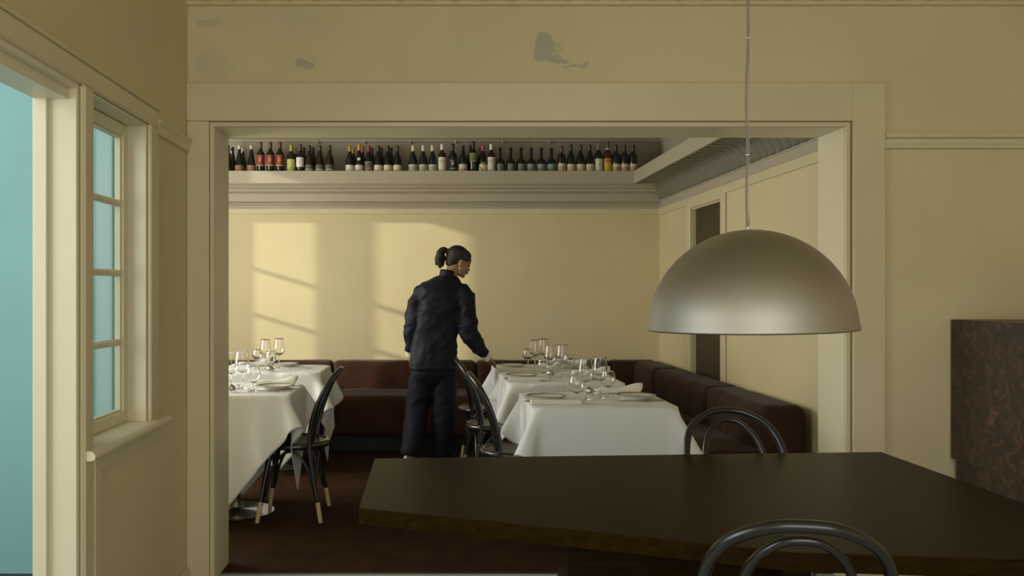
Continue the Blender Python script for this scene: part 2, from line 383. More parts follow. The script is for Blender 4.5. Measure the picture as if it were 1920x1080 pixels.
# ---- window_1
w1 = sempty('window_1', 'small four pane window in the left wall', (XL, 2.905, 0))
ubox('window_casing', 'cream_trim', w1, 0, .020, .595, .695, .83, 2.013, bevel=.005)
ubox('casing_below_sill', 'cream_trim', w1, 0, .022, 0, .075, 0, .80, bevel=.010)
ubox('apron', 'cream_trim', w1, 0, .014, .075, .665, .735, .80, bevel=.003)
MB().extrude([(-.11, .800), (.040, .800), (.050, .806), (.052, .816), (.046, .827), (.034, .832), (-.11, .836)], -.070, .765, 'y').build('window_sill', 'cream_light', w1, auto=.9)
ubox('reveal_lining', 'cream_light', w1, -.112, .003, .583, .595, .83, 2.013, bevel=.002)
ubox('reveal_lining', 'cream_light', w1, -.112, .003, 0, .010, .83, 2.013, bevel=.002)
ubox('reveal_lining', 'cream_light', w1, -.112, .003, .010, .583, 2.003, 2.013, bevel=.002)
sash = MB(); sx0, sx1 = -.105, -.070
sash.box(sx0, sx1, .012, .060, .835, 2.0); sash.box(sx0, sx1, .535, .583, .835, 2.0); sash.box(sx0, sx1, .060, .535, .835, .880); sash.box(sx0, sx1, .060, .535, 1.955, 2.0)
sash.build('sash', 'cream_light', w1, bevel=.003)
ins = MB()
for (a, b_) in ((.060, .070), (.525, .535)): ins.box(sx0+.004, sx1-.010, a, b_, .880, 1.955)
ins.box(sx0+.004, sx1-.010, .07, .525, .880, .888); ins.box(sx0+.004, sx1-.010, .07, .525, 1.945, 1.955)
ins.build('glazing_bead', 'cream_light', w1, bevel=.002)
zs = [.888, 1.150, 1.418, 1.690, 1.945]
for z in zs[1:4]:
    MB().extrude([(sx0+.004, z-.010), (sx1-.012, z-.013), (sx1-.004, z-.005), (sx1-.004, z+.005), (sx1-.012, z+.013), (sx0+.004, z+.010)], .07, .525, 'y').build('muntin', 'cream_light', w1)
for i in range(4):
    MB().box(-.092, -.089, .07, .525, zs[i]+.011*(i > 0), zs[i+1]-.011*(i < 3)).build('pane', 'pane', w1)

# ---- dining room rails and bottle ledge
ZF0, ZF1, ZS = 2.301, 2.412, 2.400; YFa = 7.79; XFa = 1.79
lg = sempty('trim_8', 'taupe bottle ledge with a plain fascia round the dining room')
ubox('ledge_board', 'taupe', lg, DXL, XR, YFa+.02, YB, ZF0+.04, ZS, bevel=.001)
ubox('ledge_board', 'taupe', lg, XFa+.02, XR, YI, YFa+.02, ZF0+.04, ZS, bevel=.001)
ubox('fascia', 'taupe', lg, DXL, XFa+.02, YFa, YFa+.02, ZF0, ZF1, bevel=.002)
ubox('fascia', 'taupe', lg, XFa, XFa+.02, YI, YFa+.0005, ZF0, ZF1, bevel=.002)
ubox('picture_rail', 'taupe', lg, DXL, XR-.005, YB-.025, YB, 2.715, 2.74, bevel=.003)
for x in (-1.05, -.62, -.20, .22, .65, 1.08): MB().lathe([(0,0),(.012,0),(.012,.03),(0,.03)], 8, (x, YB-.02, 2.70)).build('rail_hook', 'taupe', lg)
# moulded cornice below the ledge on the back wall
cb = sempty('trim_9', 'stepped taupe cornice moulding above the back wall')
def zz(py, S): return EYE+(VY-py)/S
MB().extrude([(YB, 2.301), (YFa+.01, 2.301), (YFa+.02, 2.292), (YFa+.05, 2.288), (YFa+.065, 2.270), (YFa+.10, 2.262), (YFa+.115, 2.240), (YFa+.14, 2.232), (YB, 2.232)], DXL, 2.03, 'x').build('upper_moulding', 'taupe', cb)
MB().extrude([(YB, 2.232), (YFa+.155, 2.232), (YFa+.155, 2.228), (YFa+.165, 2.224), (YFa+.165, 2.158), (YFa+.19, 2.150), (YB, 2.150)], DXL, 2.072, 'x').build('middle_moulding', 'taupe', cb)
MB().extrude([(YB, 2.150), (YB-.05, 2.150), (YB-.045, 2.135), (YB-.03, 2.128), (YB-.022, 2.105), (YB, 2.105)], DXL, XR, 'x').build('lower_strip', 'taupe', cb)
struct(MB().box(DXL, XR, YB-.014, YB, 2.055, 2.105).build('trim_10', 'cream_trim', bevel=.004), 'cream rail along the top of the back wall')
# ribbed cove on the right wall
rc = sempty('trim_11', 'ribbed grey cove under the ledge on the right wall')
def cove(t):   # t 0..1 : from fascia back under the ledge, then down the wall
    p = [(XFa+.02, 2.318), (XFa+.10, 2.322), (XFa+.17, 2.318), (XFa+.225, 2.290), (XFa+.255, 2.240), (XR-.022, 2.195), (XR-.012, 2.176)]
    k = min(int(t*6), 5); u = t*6-k; p0, p1, p2, p3 = p[max(k-1,0)], p[k], p[k+1], p[min(k+2,6)]
    return tuple(.5*(2*p1[i]+(p2[i]-p0[i])*u+(2*p0[i]-5*p1[i]+4*p2[i]-p3[i])*u*u+(3*p1[i]-p0[i]-3*p2[i]+p3[i])*u**3) for i in (0,1))
cv = [cove(i/24) for i in range(25)]
MB().extrude(cv+[(XR, 2.176), (XR, 2.345), (XFa+.02, 2.345)], YI, YB, 'y').build('cove_backing', 'taupe_dark', rc, auto=.7)
ribm = MB()
W_ = .105
rs = []
for i in range(25):
    x_, z_ = cv[i]; a = cv[max(i-1,0)]; b_ = cv[min(i+1,24)]
    tx, tz = b_[0]-a[0], b_[1]-a[1]; l = math.hypot(tx, tz); nx, nz = tz/l, -tx/l   # outward (down / room side)
    if nz > 0 or nx > 0: nx, nz = -abs(nx), -abs(nz)
    fl = min(1, i/2.5, (24-i)/3.0)**.5 if 0 < i < 24 else .0
    ring = []
    for k in range(9):
        u = -1+2*k/8; h = .024*(1-u*u)**.5*fl
        ring.append((x_+nx*h, u*W_/2*(1 if fl else .6), z_+nz*h))
    rs.append(ring)
vs_ = [p for r in rs for p in r]; fs_ = [(i*9+k, i*9+k+1, (i+1)*9+k+1, (i+1)*9+k) for i in range(24) for k in range(8)]
ribme = MB().add(vs_, fs_).mesh('rib', 'taupe_dark', smooth=True)
y = YI+.06
while y < YB-.06: obj('rib', ribme, rc, (0, y, 0)); y += .115
ubox('cove_bead', 'taupe', rc, XR-.022, XR, YI, YB-.02, 2.164, 2.178, bevel=.003)
struct(MB().box(XR-.016, XR, YI, YB-.005, 2.105, 2.164).build('trim_12', 'taupe', bevel=.002), 'plain taupe strip below the ribbed cove')
struct(MB().box(XR-.014, XR, YI, 6.24, 2.043, 2.105).build('trim_13', 'cream_trim', bevel=.004), 'cream rail on the right wall nearer the opening')
struct(MB().box(XR-.014, XR, 7.17, YB-.014, 2.043, 2.105).build('trim_13', 'cream_trim', bevel=.004), 'short cream rail on the right wall at the corner')
# niche door with mottled brown panel
d2 = sempty('door_2', 'mottled brown door panel in a cream frame on the right wall', (XR, 6.33, 0))
ubox('door_panel', 'mottled_door', d2, .03, .06, 0, .75, 0, 2.01)
ubox('door_casing', 'cream_trim', d2, -.020, 0, -.09, 0, 0, 2.104, bevel=.005)
ubox('door_casing', 'cream_trim', d2, -.020, 0, .75, .84, 0, 2.104, bevel=.005)
ubox('door_casing', 'cream_trim', d2, -.020, 0, 0, .75, 2.01, 2.104, bevel=.005)
lb = MB(); lb.box(0, .03, .738, .75, 0, 2.01); lb.box(0, .03, 0, .012, 0, 2.01); lb.box(0, .03, .012, .738, 1.998, 2.01)
lb.build('door_frame', 'cream_trim', d2)

# ------------------------------------------------------------------ banquette
bq = thing('banquette', 'long chocolate brown velvet corner banquette along the back and right walls', 'bench', (0, 0, 0))
def cushion(name, x0, x1, y0, y1, z0, z1, r, seed, pts=None):
    bm = bmesh.new()
    nx = max(2, int((x1-x0)/.08)); ny = max(2, int((y1-y0)/.08)); nz = max(2, int((z1-z0)/.08))
    bmesh.ops.create_cube(bm, size=1)
    bmesh.ops.scale(bm, vec=(x1-x0, y1-y0, z1-z0), verts=bm.verts); bmesh.ops.translate(bm, vec=((x0+x1)/2, (y0+y1)/2, (z0+z1)/2), verts=bm.verts)
    bmesh.ops.bevel(bm, geom=list(bm.edges), offset=r, segments=5, profile=.5, affect='EDGES')
    for ax, a, b_, n in ((0, x0, x1, nx), (1, y0, y1, ny), (2, z0, z1, nz)):
        for i in range(1, n):
            co_ = [0,0,0]; no = [0,0,0]; co_[ax] = a+(b_-a)*i/n; no[ax] = 1
            if r*1.05 < co_[ax]-a < (b_-a)-r*1.05: bmesh.ops.bisect_plane(bm, geom=list(bm.verts)+list(bm.edges)+list(bm.faces), plane_co=co_, plane_no=no)
    from mathutils import noise
    for v in bm.verts:
        n_ = noise.noise_vector(Vector(v.co)*4+Vector((seed, 0, 0)))*.007; v.co += n_
    me = bpy.data.meshes.new(name); bm.to_mesh(me); bm.free(); me.polygons.foreach_set('use_smooth', [True]*len(me.polygons))
    me.materials.append(M['bench']); return obj(name, me, bq)
xs = [DXL+.02, -1.95, -.89, .40, 1.62]
for i in range(4):
    cushion('back_cushion', xs[i]+.002, xs[i+1]-.002, 7.86, 8.08, .40, .72, .045, i)
    cushion('seat_cushion', xs[i]+.002, min(xs[i+1]-.002, 1.42) if i == 3 else xs[i+1]-.002, 7.32, 7.90, .13, .475, .045, i+9)
cushion('back_cushion', 1.60, 2.03, 7.86, 8.08, .40, .72, .045, 5)
ys = [4.78, 5.82, 7.17, 7.90]
for i in range(3):
    cushion('back_cushion', 1.80, 2.05, ys[i]+.002, ys[i+1]-.002, .40, .72, .055, i+20)
    cushion('seat_cushion', 1.42, 1.86, ys[i]+.002, (7.9 if i == 2 else ys[i+1])-.002, .13, .475, .045, i+30)
MB().box(DXL+.03, 2.03, 7.42, 8.07, 0, .14).build('plinth', 'bench_base', bq, bevel=.003)
MB().box(1.52, 2.03, 4.84, 7.42, 0, .14).build('plinth', 'bench_base', bq, bevel=.003)
MB().box(1.86, 2.04, 4.79, 7.9, .13, .42).build('back_frame', 'bench', bq, bevel=.01)

# ------------------------------------------------------------------ chairs
def make_chair(label, group):
    t = thing('bentwood_chair', label, 'chair', group=group)
    def leg_path(s): return [(-.175, .205*s, 0), (-.135, .19*s, .22), (-.105, .180*s, .45), (-.125, .186*s, .60), (-.175, .186*s, .74), (-.225, .150*s, .825), (-.262, .075*s, .870)]
    hoop = leg_path(-1)+[(-.272, 0, .880)]+leg_path(1)[::-1]
    # the hoop proper starts above the bare tips
    def cut(p): return (-.156, .1975*p, .118)
    h2 = [cut(-1)]+leg_path(-1)[1:]+[(-.272, 0, .880)]+leg_path(1)[::-1][:-1]+[cut(1)]
    MB().tube(h2, .0135, 12, 6).build('back_hoop', 'bentwood', t, smooth=True)
    inn = [(-.115, -.095, .455), (-.130, -.112, .56), (-.165, -.118, .68), (-.205, -.098, .775), (-.240, -.050, .832), (-.250, 0, .846),
           (-.240, .050, .832), (-.205, .098, .775), (-.165, .118, .68), (-.130, .112, .56), (-.115, .095, .455)]
    MB().tube(inn, .0105, 10, 6).build('inner_hoop', 'bentwood', t, smooth=True)
    for s in (-1, 1):
        MB().tube([(-.156, .1975*s, .118), (-.175, .205*s, 0)], [.0140, .0125], 12).build('leg_tip', 'tip', t, auto=.8)
        MB().tube([(.176, .190*s, .118), (.150, .165*s, .28), (.120, .140*s, .43)], [.0145, .0155, .0165], 12, 4).build('front_leg', 'bentwood', t, auto=.8)
        MB().tube([(.195, .205*s, 0), (.176, .190*s, .118)], [.0125, .0145], 12).build('leg_tip', 'tip', t, auto=.8)
    ring = [(.205*math.cos(a*PI/18), .205*math.sin(a*PI/18), .437) for a in range(36)]
    MB().lathe([(.178, .420), (.205, .420), (.210, .428), (.210, .446), (.203, .456), (.185, .460), (.178, .452)], 40, closed=True).build('seat_ring', 'bentwood', t, smooth=True)
    MB().lathe([(.001, .440), (.182, .440), (.184, .452), (.150, .450), (.08, .446), (.001, .445)], 40).build('seat', 'seat', t, smooth=True)
    # bent arches bracing the legs under the seat
    def arch(a, b_):
        a = Vector(a); b_ = Vector(b_); m_ = (a+b_)/2
        pts = [a, a*.88+b_*.12+Vector((0,0,.14)), a*.70+b_*.30+Vector((0,0,.235)), Vector((m_.x, m_.y, a.z+.268)), a*.30+b_*.70+Vector((0,0,.235)), a*.12+b_*.88+Vector((0,0,.14)), b_]
        MB().tube(pts, .0085, 8, 5).build('brace_arch', 'bentwood', t, smooth=True)
    fl, fr_, rl, rr = (.158, .165, .14), (.158, -.165, .14), (-.140, .178, .14), (-.140, -.178, .14)
    arch(fl, fr_); arch(fl, rl); arch(fr_, rr); arch(rl, rr)
    return t
G1 = 'bentwood chairs at the white tables'; G2 = 'bentwood chairs at the dark table'
ch = make_chair('black bentwood hoop-back chair with pale leg tips beside the left white table', G1)
ch.location = (-.822, 5.32, 0); ch.rotation_euler = (0, 0, PI)
dup(ch, (.48, 5.02, 0), 0, 'black bentwood chair pulled up to the nearest right white table', G1)
dup(ch, (.435, 5.98, 0), 0, 'black bentwood chair at the middle right table, next to the person', G1)
dup(ch, (.41, 6.82, 0), 0, 'black bentwood chair mostly hidden behind the person at the far right table', G1)
dup(ch, (1.16, 3.18, 0), -PI/2+.03, 'black bentwood chair on the far side of the dark table', G2)
dup(ch, (.80, 2.02, 0), PI/2-.20, 'black bentwood chair in the foreground at the near edge of the dark table', G2)

# ------------------------------------------------------------------ tablecloth simulation (position based)
def drape(hx, hy, h, size, rot, off, seed, n=45, steps=230):
    rng = np.random.default_rng(seed)
    g = np.linspace(-size/2, size/2, n); X, Y = np.meshgrid(g, g, indexing='ij')
    c_, s_ = math.cos(rot), math.sin(rot)
    P = np.stack([X*c_-Y*s_+off[0], X*s_+Y*c_+off[1], np.full_like(X, h+.004)], -1)
    P[..., 2] += rng.normal(0, .0015, X.shape)
    P0 = P.copy(); d = size/(n-1); prev = P.copy(); idx = np.arange(n*n).reshape(n, n)
    cons = []
    def addc(a, b_, k, L): cons.append((a.ravel(), b_.ravel(), k, L))
    for par in (0, 1):
        addc(idx[par:-1:2], idx[par+1::2], 1.0, d); addc(idx[:, par:-1:2], idx[:, par+1::2], 1.0, d)
    for par in (0, 1):
        a = idx[par:-1:2, :-1]; addc(a, idx[par+1::2, 1:], .35, d*2**.5)
        a = idx[par:-1:2, 1:]; addc(a, idx[par+1::2, :-1], .35, d*2**.5)
    for par in range(4):
        r_ = np.array([i for i in range(n-2) if i % 4 == par or (i-1) % 4 == par and False])
        addc(idx[r_], idx[r_+2], .12, 2*d); addc(idx[:, r_], idx[:, r_+2], .12, 2*d)
    Pf = P.reshape(-1, 3); Vf = np.zeros_like(Pf); dt = 1/60
    for st in range(steps):
        old = Pf.copy(); Vf[:, 2] -= 9.8*dt; Vf *= .985 if st < steps*.6 else .93; Pf = Pf+Vf*dt
        for it in range(16):
            for a, b_, k, L in cons:
                dl = Pf[b_]-Pf[a]; ln = np.linalg.norm(dl, axis=1)+1e-9; cr = (k*.5*(ln-L)/ln)[:, None]*dl
                Pf[a] += cr; Pf[b_] -= cr
            e = .006
            ix = np.abs(Pf[:, 0]) < hx+e; iy = np.abs(Pf[:, 1]) < hy+e; iz = Pf[:, 2] < h+.003
            ins_ = ix & iy & iz
            if ins_.any():
                px_ = hx+e-np.abs(Pf[:, 0]); py_ = hy+e-np.abs(Pf[:, 1]); pz_ = h+.003-Pf[:, 2]
                up = ins_ & (pz_ <= np.minimum(px_, py_)+.004); sx = ins_ & ~up & (px_ < py_); sy = ins_ & ~up & ~sx
                Pf[up, 2] = h+.003; Pf[sx, 0] = np.sign(Pf[sx, 0])*(hx+e); Pf[sy, 1] = np.sign(Pf[sy, 1])*(hy+e)
            top = (np.abs(Pf[:, 0]) < hx-.01) & (np.abs(Pf[:, 1]) < hy-.01)
            Pf[top, :2] = Pf[top, :2]*.4+old[top, :2]*.6
            Pf[:, 2] = np.maximum(Pf[:, 2], .01)
        Vf = (Pf-old)/dt
        sp = np.linalg.norm(Vf, axis=1, keepdims=True); Vf *= np.minimum(1, 2.5/(sp+1e-9))
    # crisp fold where the linen turns over the table edge
    m_all = np.zeros(len(Pf), int)
    for ax, hh in ((0, hx), (1, hy)):
        o_ = 1-ax; ho = hy if ax == 0 else hx
        a = np.abs(Pf[:, ax]); inn_ = np.abs(Pf[:, o_]) < ho+.01
        on_top = (a <= hh+e) & (a > hh-d*.42) & (Pf[:, 2] > h-.004) & inn_
        below = (a > hh) & (Pf[:, 2] > h-d*.5) & inn_ & ~on_top & (a < hh+d)
        m_ = on_top | below
        Pf[m_, ax] = np.sign(Pf[m_, ax])*(hh+e); Pf[m_, 2] = h+.003; m_all[m_] |= 1 << ax
    return Pf.reshape(n, n, 3), m_all
def cloth_mesh(P, mk, name='tablecloth'):
    n = P.shape[0]; idx = np.arange(n*n).reshape(n, n)
    f = np.stack([idx[:-1,:-1], idx[1:,:-1], idx[1:,1:], idx[:-1,1:]], -1).reshape(-1, 4)
    me = bpy.data.meshes.new(name); fl_ = []
    for a, b_, c, d in f.tolist():
        if mk[a] & mk[c]: fl_ += [(a, b_, c), (a, c, d)]
        elif mk[b_] & mk[d]: fl_ += [(a, b_, d), (b_, c, d)]
        else: fl_.append((a, b_, c, d))
    me.from_pydata(P.reshape(-1,3).tolist(), [], fl_)
    cr = me.attributes.new('crease_edge', 'FLOAT', 'EDGE')
    for e_ in me.edges:
        a, b_ = e_.vertices
        if mk[a] & mk[b_]: cr.data[e_.index].value = .85
    me.polygons.foreach_set('use_smooth', [True]*len(me.polygons)); me.materials.append(M['linen']); return me
HT = .747
proto_table = None
def table(x, y, label, clabel, size, rot, off, seed, hy=.355, n=47):
    global proto_table
    if proto_table is None:
        t = thing('pedestal_table', label, 'table', (x, y, 0), group='pedestal tables under white cloths')
        
        cr_ = [(sx*(.322)+.040*math.cos(a), sy*(.300)+.040*math.sin(a)) for sx, sy, a0 in ((1,1,0),(-1,1,1),(-1,-1,2),(1,-1,3)) for a in [PI/2*a0+PI/2*q/5 for q in range(6)]]
        MB().prism(cr_, .715, .738).build('tabletop', 'dark_oak', t, bevel=.004)
        MB().lathe([(0, .012), (.030, .012), (.030, .70), (0, .70)], 24).build('column', 'steel', t, auto=.8)
        MB().lathe([(0, 0), (.225, 0), (.230, .004), (.230, .010), (.20, .014), (.05, .020), (.034, .035), (0, .035)], 48).build('base_disc', 'steel', t, auto=.8)
        br = MB(); br.box(-.25, .25, -.02, .02, .695, .718); br.box(-.02, .02, -.25, .25, .695, .718); br.build('bracket', 'bench_base', t)
        proto_table = t
    else: dup(proto_table, (x, y, 0), 0, label)
    P, mk = drape(.375, hy, HT, size, rot, off, seed, n)
    o = obj('tablecloth', cloth_mesh(P, mk), None, (x, y, 0))
    md = o.modifiers.new('smooth', 'SUBSURF'); md.levels = 1; md.render_levels = 1
    md = o.modifiers.new('thick', 'SOLIDIFY'); md.thickness = .0016; md.offset = 1
    return tag(o, clabel, 'tablecloth', 'white tablecloths')
R_ = math.radians
table(-1.195, 5.37, 'pedestal table with steel disc base at the left, nearest the opening', 'white cloth on the nearest left table, hanging down to the steel base', 1.475, R_(44), (-.085, -.005), 1)
table(-1.195, 6.76, 'pedestal table at the far left, in front of the back bench', 'white cloth on the far left table by the bench', 1.44, R_(48), (.03, 0), 2)
table(.89, 4.84, 'pedestal table on the right, nearest the dark table', 'white cloth on the nearest right table, broad smooth front drop', 1.457, R_(45), (0, 0), 3)
table(.868, 6.02, 'pedestal table in the middle of the right row', 'white cloth on the middle table of the right row', 1.43, R_(44), (-.01, 0), 4)
table(.862, 6.80, 'pedestal table at the back of the right row', 'white cloth on the far right table, touched by the person', 1.42, R_(47), (0, .02), 5)
TZ = HT+.0055

# ------------------------------------------------------------------ tableware
SIDE = {}
def wine_glass(big):
    t = thing('wine_glass' if big else 'water_goblet', '', 'glass')
    if big:
        bowl_out = [(.003, .098), (.020, .103), (.037, .118), (.044, .135), (.042, .160), (.037, .195), (.034, .228)]
        bowl_out.insert(-1, (.0343, .222)); zr = .228; sr = .0034; st = .097
    else:
        bowl_out = [(.003, .052), (.016, .057), (.032, .070), (.041, .090), (.042, .106), (.038, .128), (.034, .145)]
        bowl_out.insert(-1, (.0345, .140)); zr = .145; sr = .0042; st = .051
    inn = [(max(r-.0011, .0006), z+.0012) for r, z in bowl_out]; inn[0] = (.0006, bowl_out[0][1]+.004)
    inn[-1] = (bowl_out[-1][0]-.0010, zr)
    MB().lathe([(.0006, bowl_out[0][1]-.001)]+bowl_out+[(bowl_out[-1][0]-.0005, zr+.0006)]+inn[::-1], 32).build('bowl', 'glass', t, auto=1.2)
    MB().lathe([(.0006, .0), (.034, .0), (.0345, .0012), (.030, .0022), (.010, .0045), (sr, .012), (sr*.9, st*.5), (sr, st-.006), (.006, st+.0005), (.0006, st+.0005)], 28).build('stem_and_foot', 'glass', t, smooth=True)
    return t
GB = 'wine glasses on the white tables'; GS = 'short stemmed goblets on the white tables'
def W(px, S): return ((px-VX)/S, F/S)
bigs = [  # px, S, label
 (1098, 343, 'large wine glass on the nearest right table, left one of the pair'),
 (1125.5, 338, 'large wine glass on the nearest right table, right one of the pair'),
 (1032, 278, 'large wine glass on the middle right table, left of the pair'),
 (1054, 273, 'large wine glass on the middle right table, right of the pair'),
 (1003, 250, 'large wine glass on the far right table, near the hand'),
 (1019, 244.6, 'large wine glass on the far right table, just right of its twin'),
 (454.4, 308, 'large wine glass on the nearest left table, fully in view'),
 (433, 313, 'large wine glass on the nearest left table, cut by the door jamb'),
 (497.8, 248, 'large wine glass on the far left table, left of the tall pair'),
 (523.3, 243, 'large wine glass on the far left table, right of the tall pair')]
smalls = [
 (1081.5, 353, 'stemmed water goblet on the nearest right table, beside the left plate'),
 (1140, 332, 'stemmed water goblet on the nearest right table, beside the right napkin'),
 (1019, 283, 'stemmed water goblet on the middle right table, left side'),
 (1066, 267, 'stemmed water goblet on the middle right table, right side'),
 (990, 242.5, 'stemmed water goblet on the far right table, leftmost of its glasses'),
 (475.6, 317, 'stemmed water goblet on the nearest left table, beside the plate'),
 (507.8, 251.5, 'stemmed water goblet on the far left table, in front of the plate'),
 (483, 243.5, 'stemmed water goblet on the far left table, leftmost of its glasses')]
for lst, big, grp in ((bigs, True, GB), (smalls, False, GS)):
    pr = None
    for px, S, lab in lst:
        x, y = W(px, S)
        if pr is None:
            pr = wine_glass(big); pr.location = (x, y, TZ); pr['label'] = lab; pr['group'] = grp
        else: dup(pr, (x, y, TZ), 0, lab, grp)
# plates
def make_plate():
    t = thing('dinner_plate', '', 'plate')
    MB().lathe([(.0006, .004), (.055, .004), (.058, .0), (.063, .0), (.066, .006), (.085, .012), (.105, .022), (.107, .0235), (.105, .0245), (.085, .0155), (.066, .010), (.0006, .009)], 48).build('plate_body', 'china', t, smooth=True)
    MB().lathe([(.1005, .0236), (.1045, .0252), (.1075, .0248), (.1085, .0235), (.1075, .0225), (.106, .0228), (.1045, .0242)], 48, closed=True).build('rim_line', 'rim', t, smooth=True)
    return t
plates = [(.627, 4.83, 'ivory plate on the nearest right table, left side'), (1.13, 4.87, 'ivory plate on the nearest right table, right side'),
          (.615, 6.05, 'ivory plate on the middle right table, left side'), (1.10, 6.03, 'ivory plate on the middle right table, right side, behind the glasses'),
          (.615, 6.86, 'ivory plate on the far right table, behind the napkin in the hand'), (1.10, 6.82, 'ivory plate on the far right table, right side'),
          (-.95, 5.35, 'ivory plate on the nearest left table'), (-1.165, 6.97, 'ivory plate on the far left table')]
pp = None
for x, y, lab in plates:
    if pp is None: pp = make_plate(); pp.location = (x, y, TZ); pp['label'] = lab; pp['group'] = 'ivory plates'
    else: dup(pp, (x, y, TZ), 0, lab, 'ivory plates')
# napkins: flat folded and loosely rolled
def napkin_flat():
    m_ = MB()
    for i, (a, b_) in enumerate(((.0, .006), (.0065, .012), (.0125, .019))):
        m_.box(-.135+.002*i, .135-.003*i, -.035+.002*i, .035-.001*i, a, b_)
    return m_.mesh('napkin', 'napkin', bevel=.0026, bseg=3)
def napkin_roll():
    rs = []
    for i in range(15):
        t = i/14; x = -.13+.26*t; r = .016+.012*t+.003*math.sin(t*9); ring = []
        for k in range(20):
            a = 2*PI*k/20; rr = r*(1+.10*math.sin(3*a+2*t)+.05*math.sin(5*a))
            ring.append((x+.012*math.sin(a)*t, rr*1.5*math.cos(a), max(0, rr*.95+rr*math.sin(a)*.95)))
        rs.append(ring)
    return MB().rings(rs).mesh('napkin', 'napkin', smooth=True)
nf, nr = napkin_flat(), napkin_roll()
for me, x, y, rz, lab in ((nf, .655, 4.655, 0, 'folded white napkin lying in front of the left plate on the nearest right table'), (nr, 1.08, 5.115, .06, 'rolled white napkin behind the right plate on the nearest right table'),
    (nf, .645, 5.86, 0, 'folded white napkin on the middle right table'), (nr, 1.125, 6.265, .05, 'rolled white napkin on the middle right table, right side'),
    (nf, .625, 6.60, -.02, 'folded white napkin held at its end by the person'), (nr, 1.10, 7.02, 0, 'rolled white napkin at the far right of the far right table'),
    (nr, -.985, 5.53, .05, 'rolled white napkin behind the plate on the nearest left table'), (nr, -1.41, 6.95, .5, 'crumpled white napkin left of the plate on the far left table')):
    tag(obj('folded_napkin' if me is nf else 'rolled_napkin', me, None, (x, y, TZ)), lab, 'napkin', 'white napkins').rotation_euler = (0, 0, rz)
# cutlery
def fork_mesh():
    m_ = MB(); m_.tube([(-.10, 0, .0035), (-.06, 0, .003), (.02, 0, .006), (.045, 0, .005)], [.0050, .0042, .0022, .0030], 8, 4, flatten=.5)
    m_.rings([[(.044, -.004, .0035), (.044, .004, .0035), (.044, .004, .0055), (.044, -.004, .0055)], [(.058, -.011, .002), (.058, .011, .002), (.058, .011, .004), (.058, -.011, .004)], [(.070, -.012, .0025), (.070, .012, .0025), (.070, .012, .0045), (.070, -.012, .0045)]])
    for k in range(4):
        y = -.0098+.0065*k
        m_.rings([[(.069, y-.0018, .0025), (.069, y+.0018, .0025), (.069, y+.0018, .0045), (.069, y-.0018, .0045)], [(.100, y-.0009, .008), (.100, y+.0009, .008), (.100, y+.0009, .009), (.100, y-.0009, .009)]])
    return m_.mesh('fork', 'silver', smooth=False)
def knife_mesh():
    m_ = MB(); m_.tube([(-.11, 0, .005), (-.05, 0, .005), (-.005, 0, .004)], [.0055, .0050, .0038], 8, 4, flatten=.7)
    pts = [(-.006, -.004), (.02, -.009), (.08, -.009), (.108, -.002), (.115, .004), (-.006, .004)]
    m_.prism(pts, .003, .0042); return m_.mesh('knife', 'silver')
fm, km = fork_mesh(), knife_mesh()
for x, y, s, where in ((.627, 4.83, 1, 'left plate of the nearest right table'), (1.13, 4.87, -1, 'right plate of the nearest right table'), (.615, 6.05, 1, 'left plate of the middle right table'),
    (1.10, 6.03, -1, 'right plate of the middle right table'), (.615, 6.86, 1, 'left plate of the far right table'), (1.10, 6.82, -1, 'right plate of the far right table'), (-.95, 5.35, -1, 'plate of the nearest left table'), (-1.0, 6.90, -1, 'plate of the far left table')):
    fy = y+.125*s; ky = y-.118*s
    o = tag(obj('fork', fm, None, (x+.02*s, fy, TZ)), 'silver fork beside the '+where, 'fork', 'silver forks'); o.rotation_euler = (0, 0, 0 if s > 0 else PI-.12)
    if where.startswith('plate of the far left'): continue
    if s < 0: ky = y+.118; o.rotation_euler = (0, 0, PI-.25); o.location = (x-.05, y-.128, TZ)
    kx = x-.02*s
    if s < 0: ky = y-.122; kx = x+.012
    o = tag(obj('knife', km, None, (kx, ky, TZ)), 'silver knife beside the '+where, 'knife', 'silver knives'); o.rotation_euler = (0, 0, 0 if s > 0 else PI+.02)
# small silver footed sauce pots with a curled handle
def silver_pot():
    t = thing('silver_salt_pot', '', 'salt pot')
    MB().lathe([(.0006, .010), (.016, .011), (.026, .018), (.028, .026), (.022, .034), (.024, .038), (.020, .038), (.019, .034), (.0006, .031)], 24).build('pot_body', 'silver', t, smooth=True)
    MB().lathe([(.020, .037), (.016, .042), (.006, .045), (.004, .052), (.0006, .053)], 20).build('lid', 'silver', t, smooth=True)
    MB().tube([(.024, 0, .020), (.036, 0, .022), (.047, 0, .032), (.046, 0, .044), (.037, 0, .046), (.035, 0, .038)], [.003, .003, .0028, .0026, .0024, .002], 8).build('handle', 'silver', t, smooth=True)
    for k in range(3):
        a = 2*PI*k/3+.5; c, s = math.cos(a), math.sin(a)
        MB().tube([(.016*c, .016*s, .013), (.026*c, .026*s, .008), (.029*c, .029*s, .0022)], [.004, .003, .0022], 8).build('foot', 'silver', t, smooth=True)
    return t
sp = None
for x, y, lab in ((.895, 5.02, 'small silver salt pot with curled handle among the glasses of the nearest right table'), (.82, 6.10, 'small silver salt pot on the middle right table'),
                  (-1.18, 5.17, 'small silver salt pot with curled handle on the nearest left table by the door jamb'), (-1.19, 6.465, 'small silver footed salt pot on the far left table')):
    if sp is None: sp = silver_pot(); sp.location = (x, y, TZ); sp['label'] = lab; sp['group'] = 'silver salt pots'
    else: dup(sp, (x, y, TZ), 0, lab, 'silver salt pots')

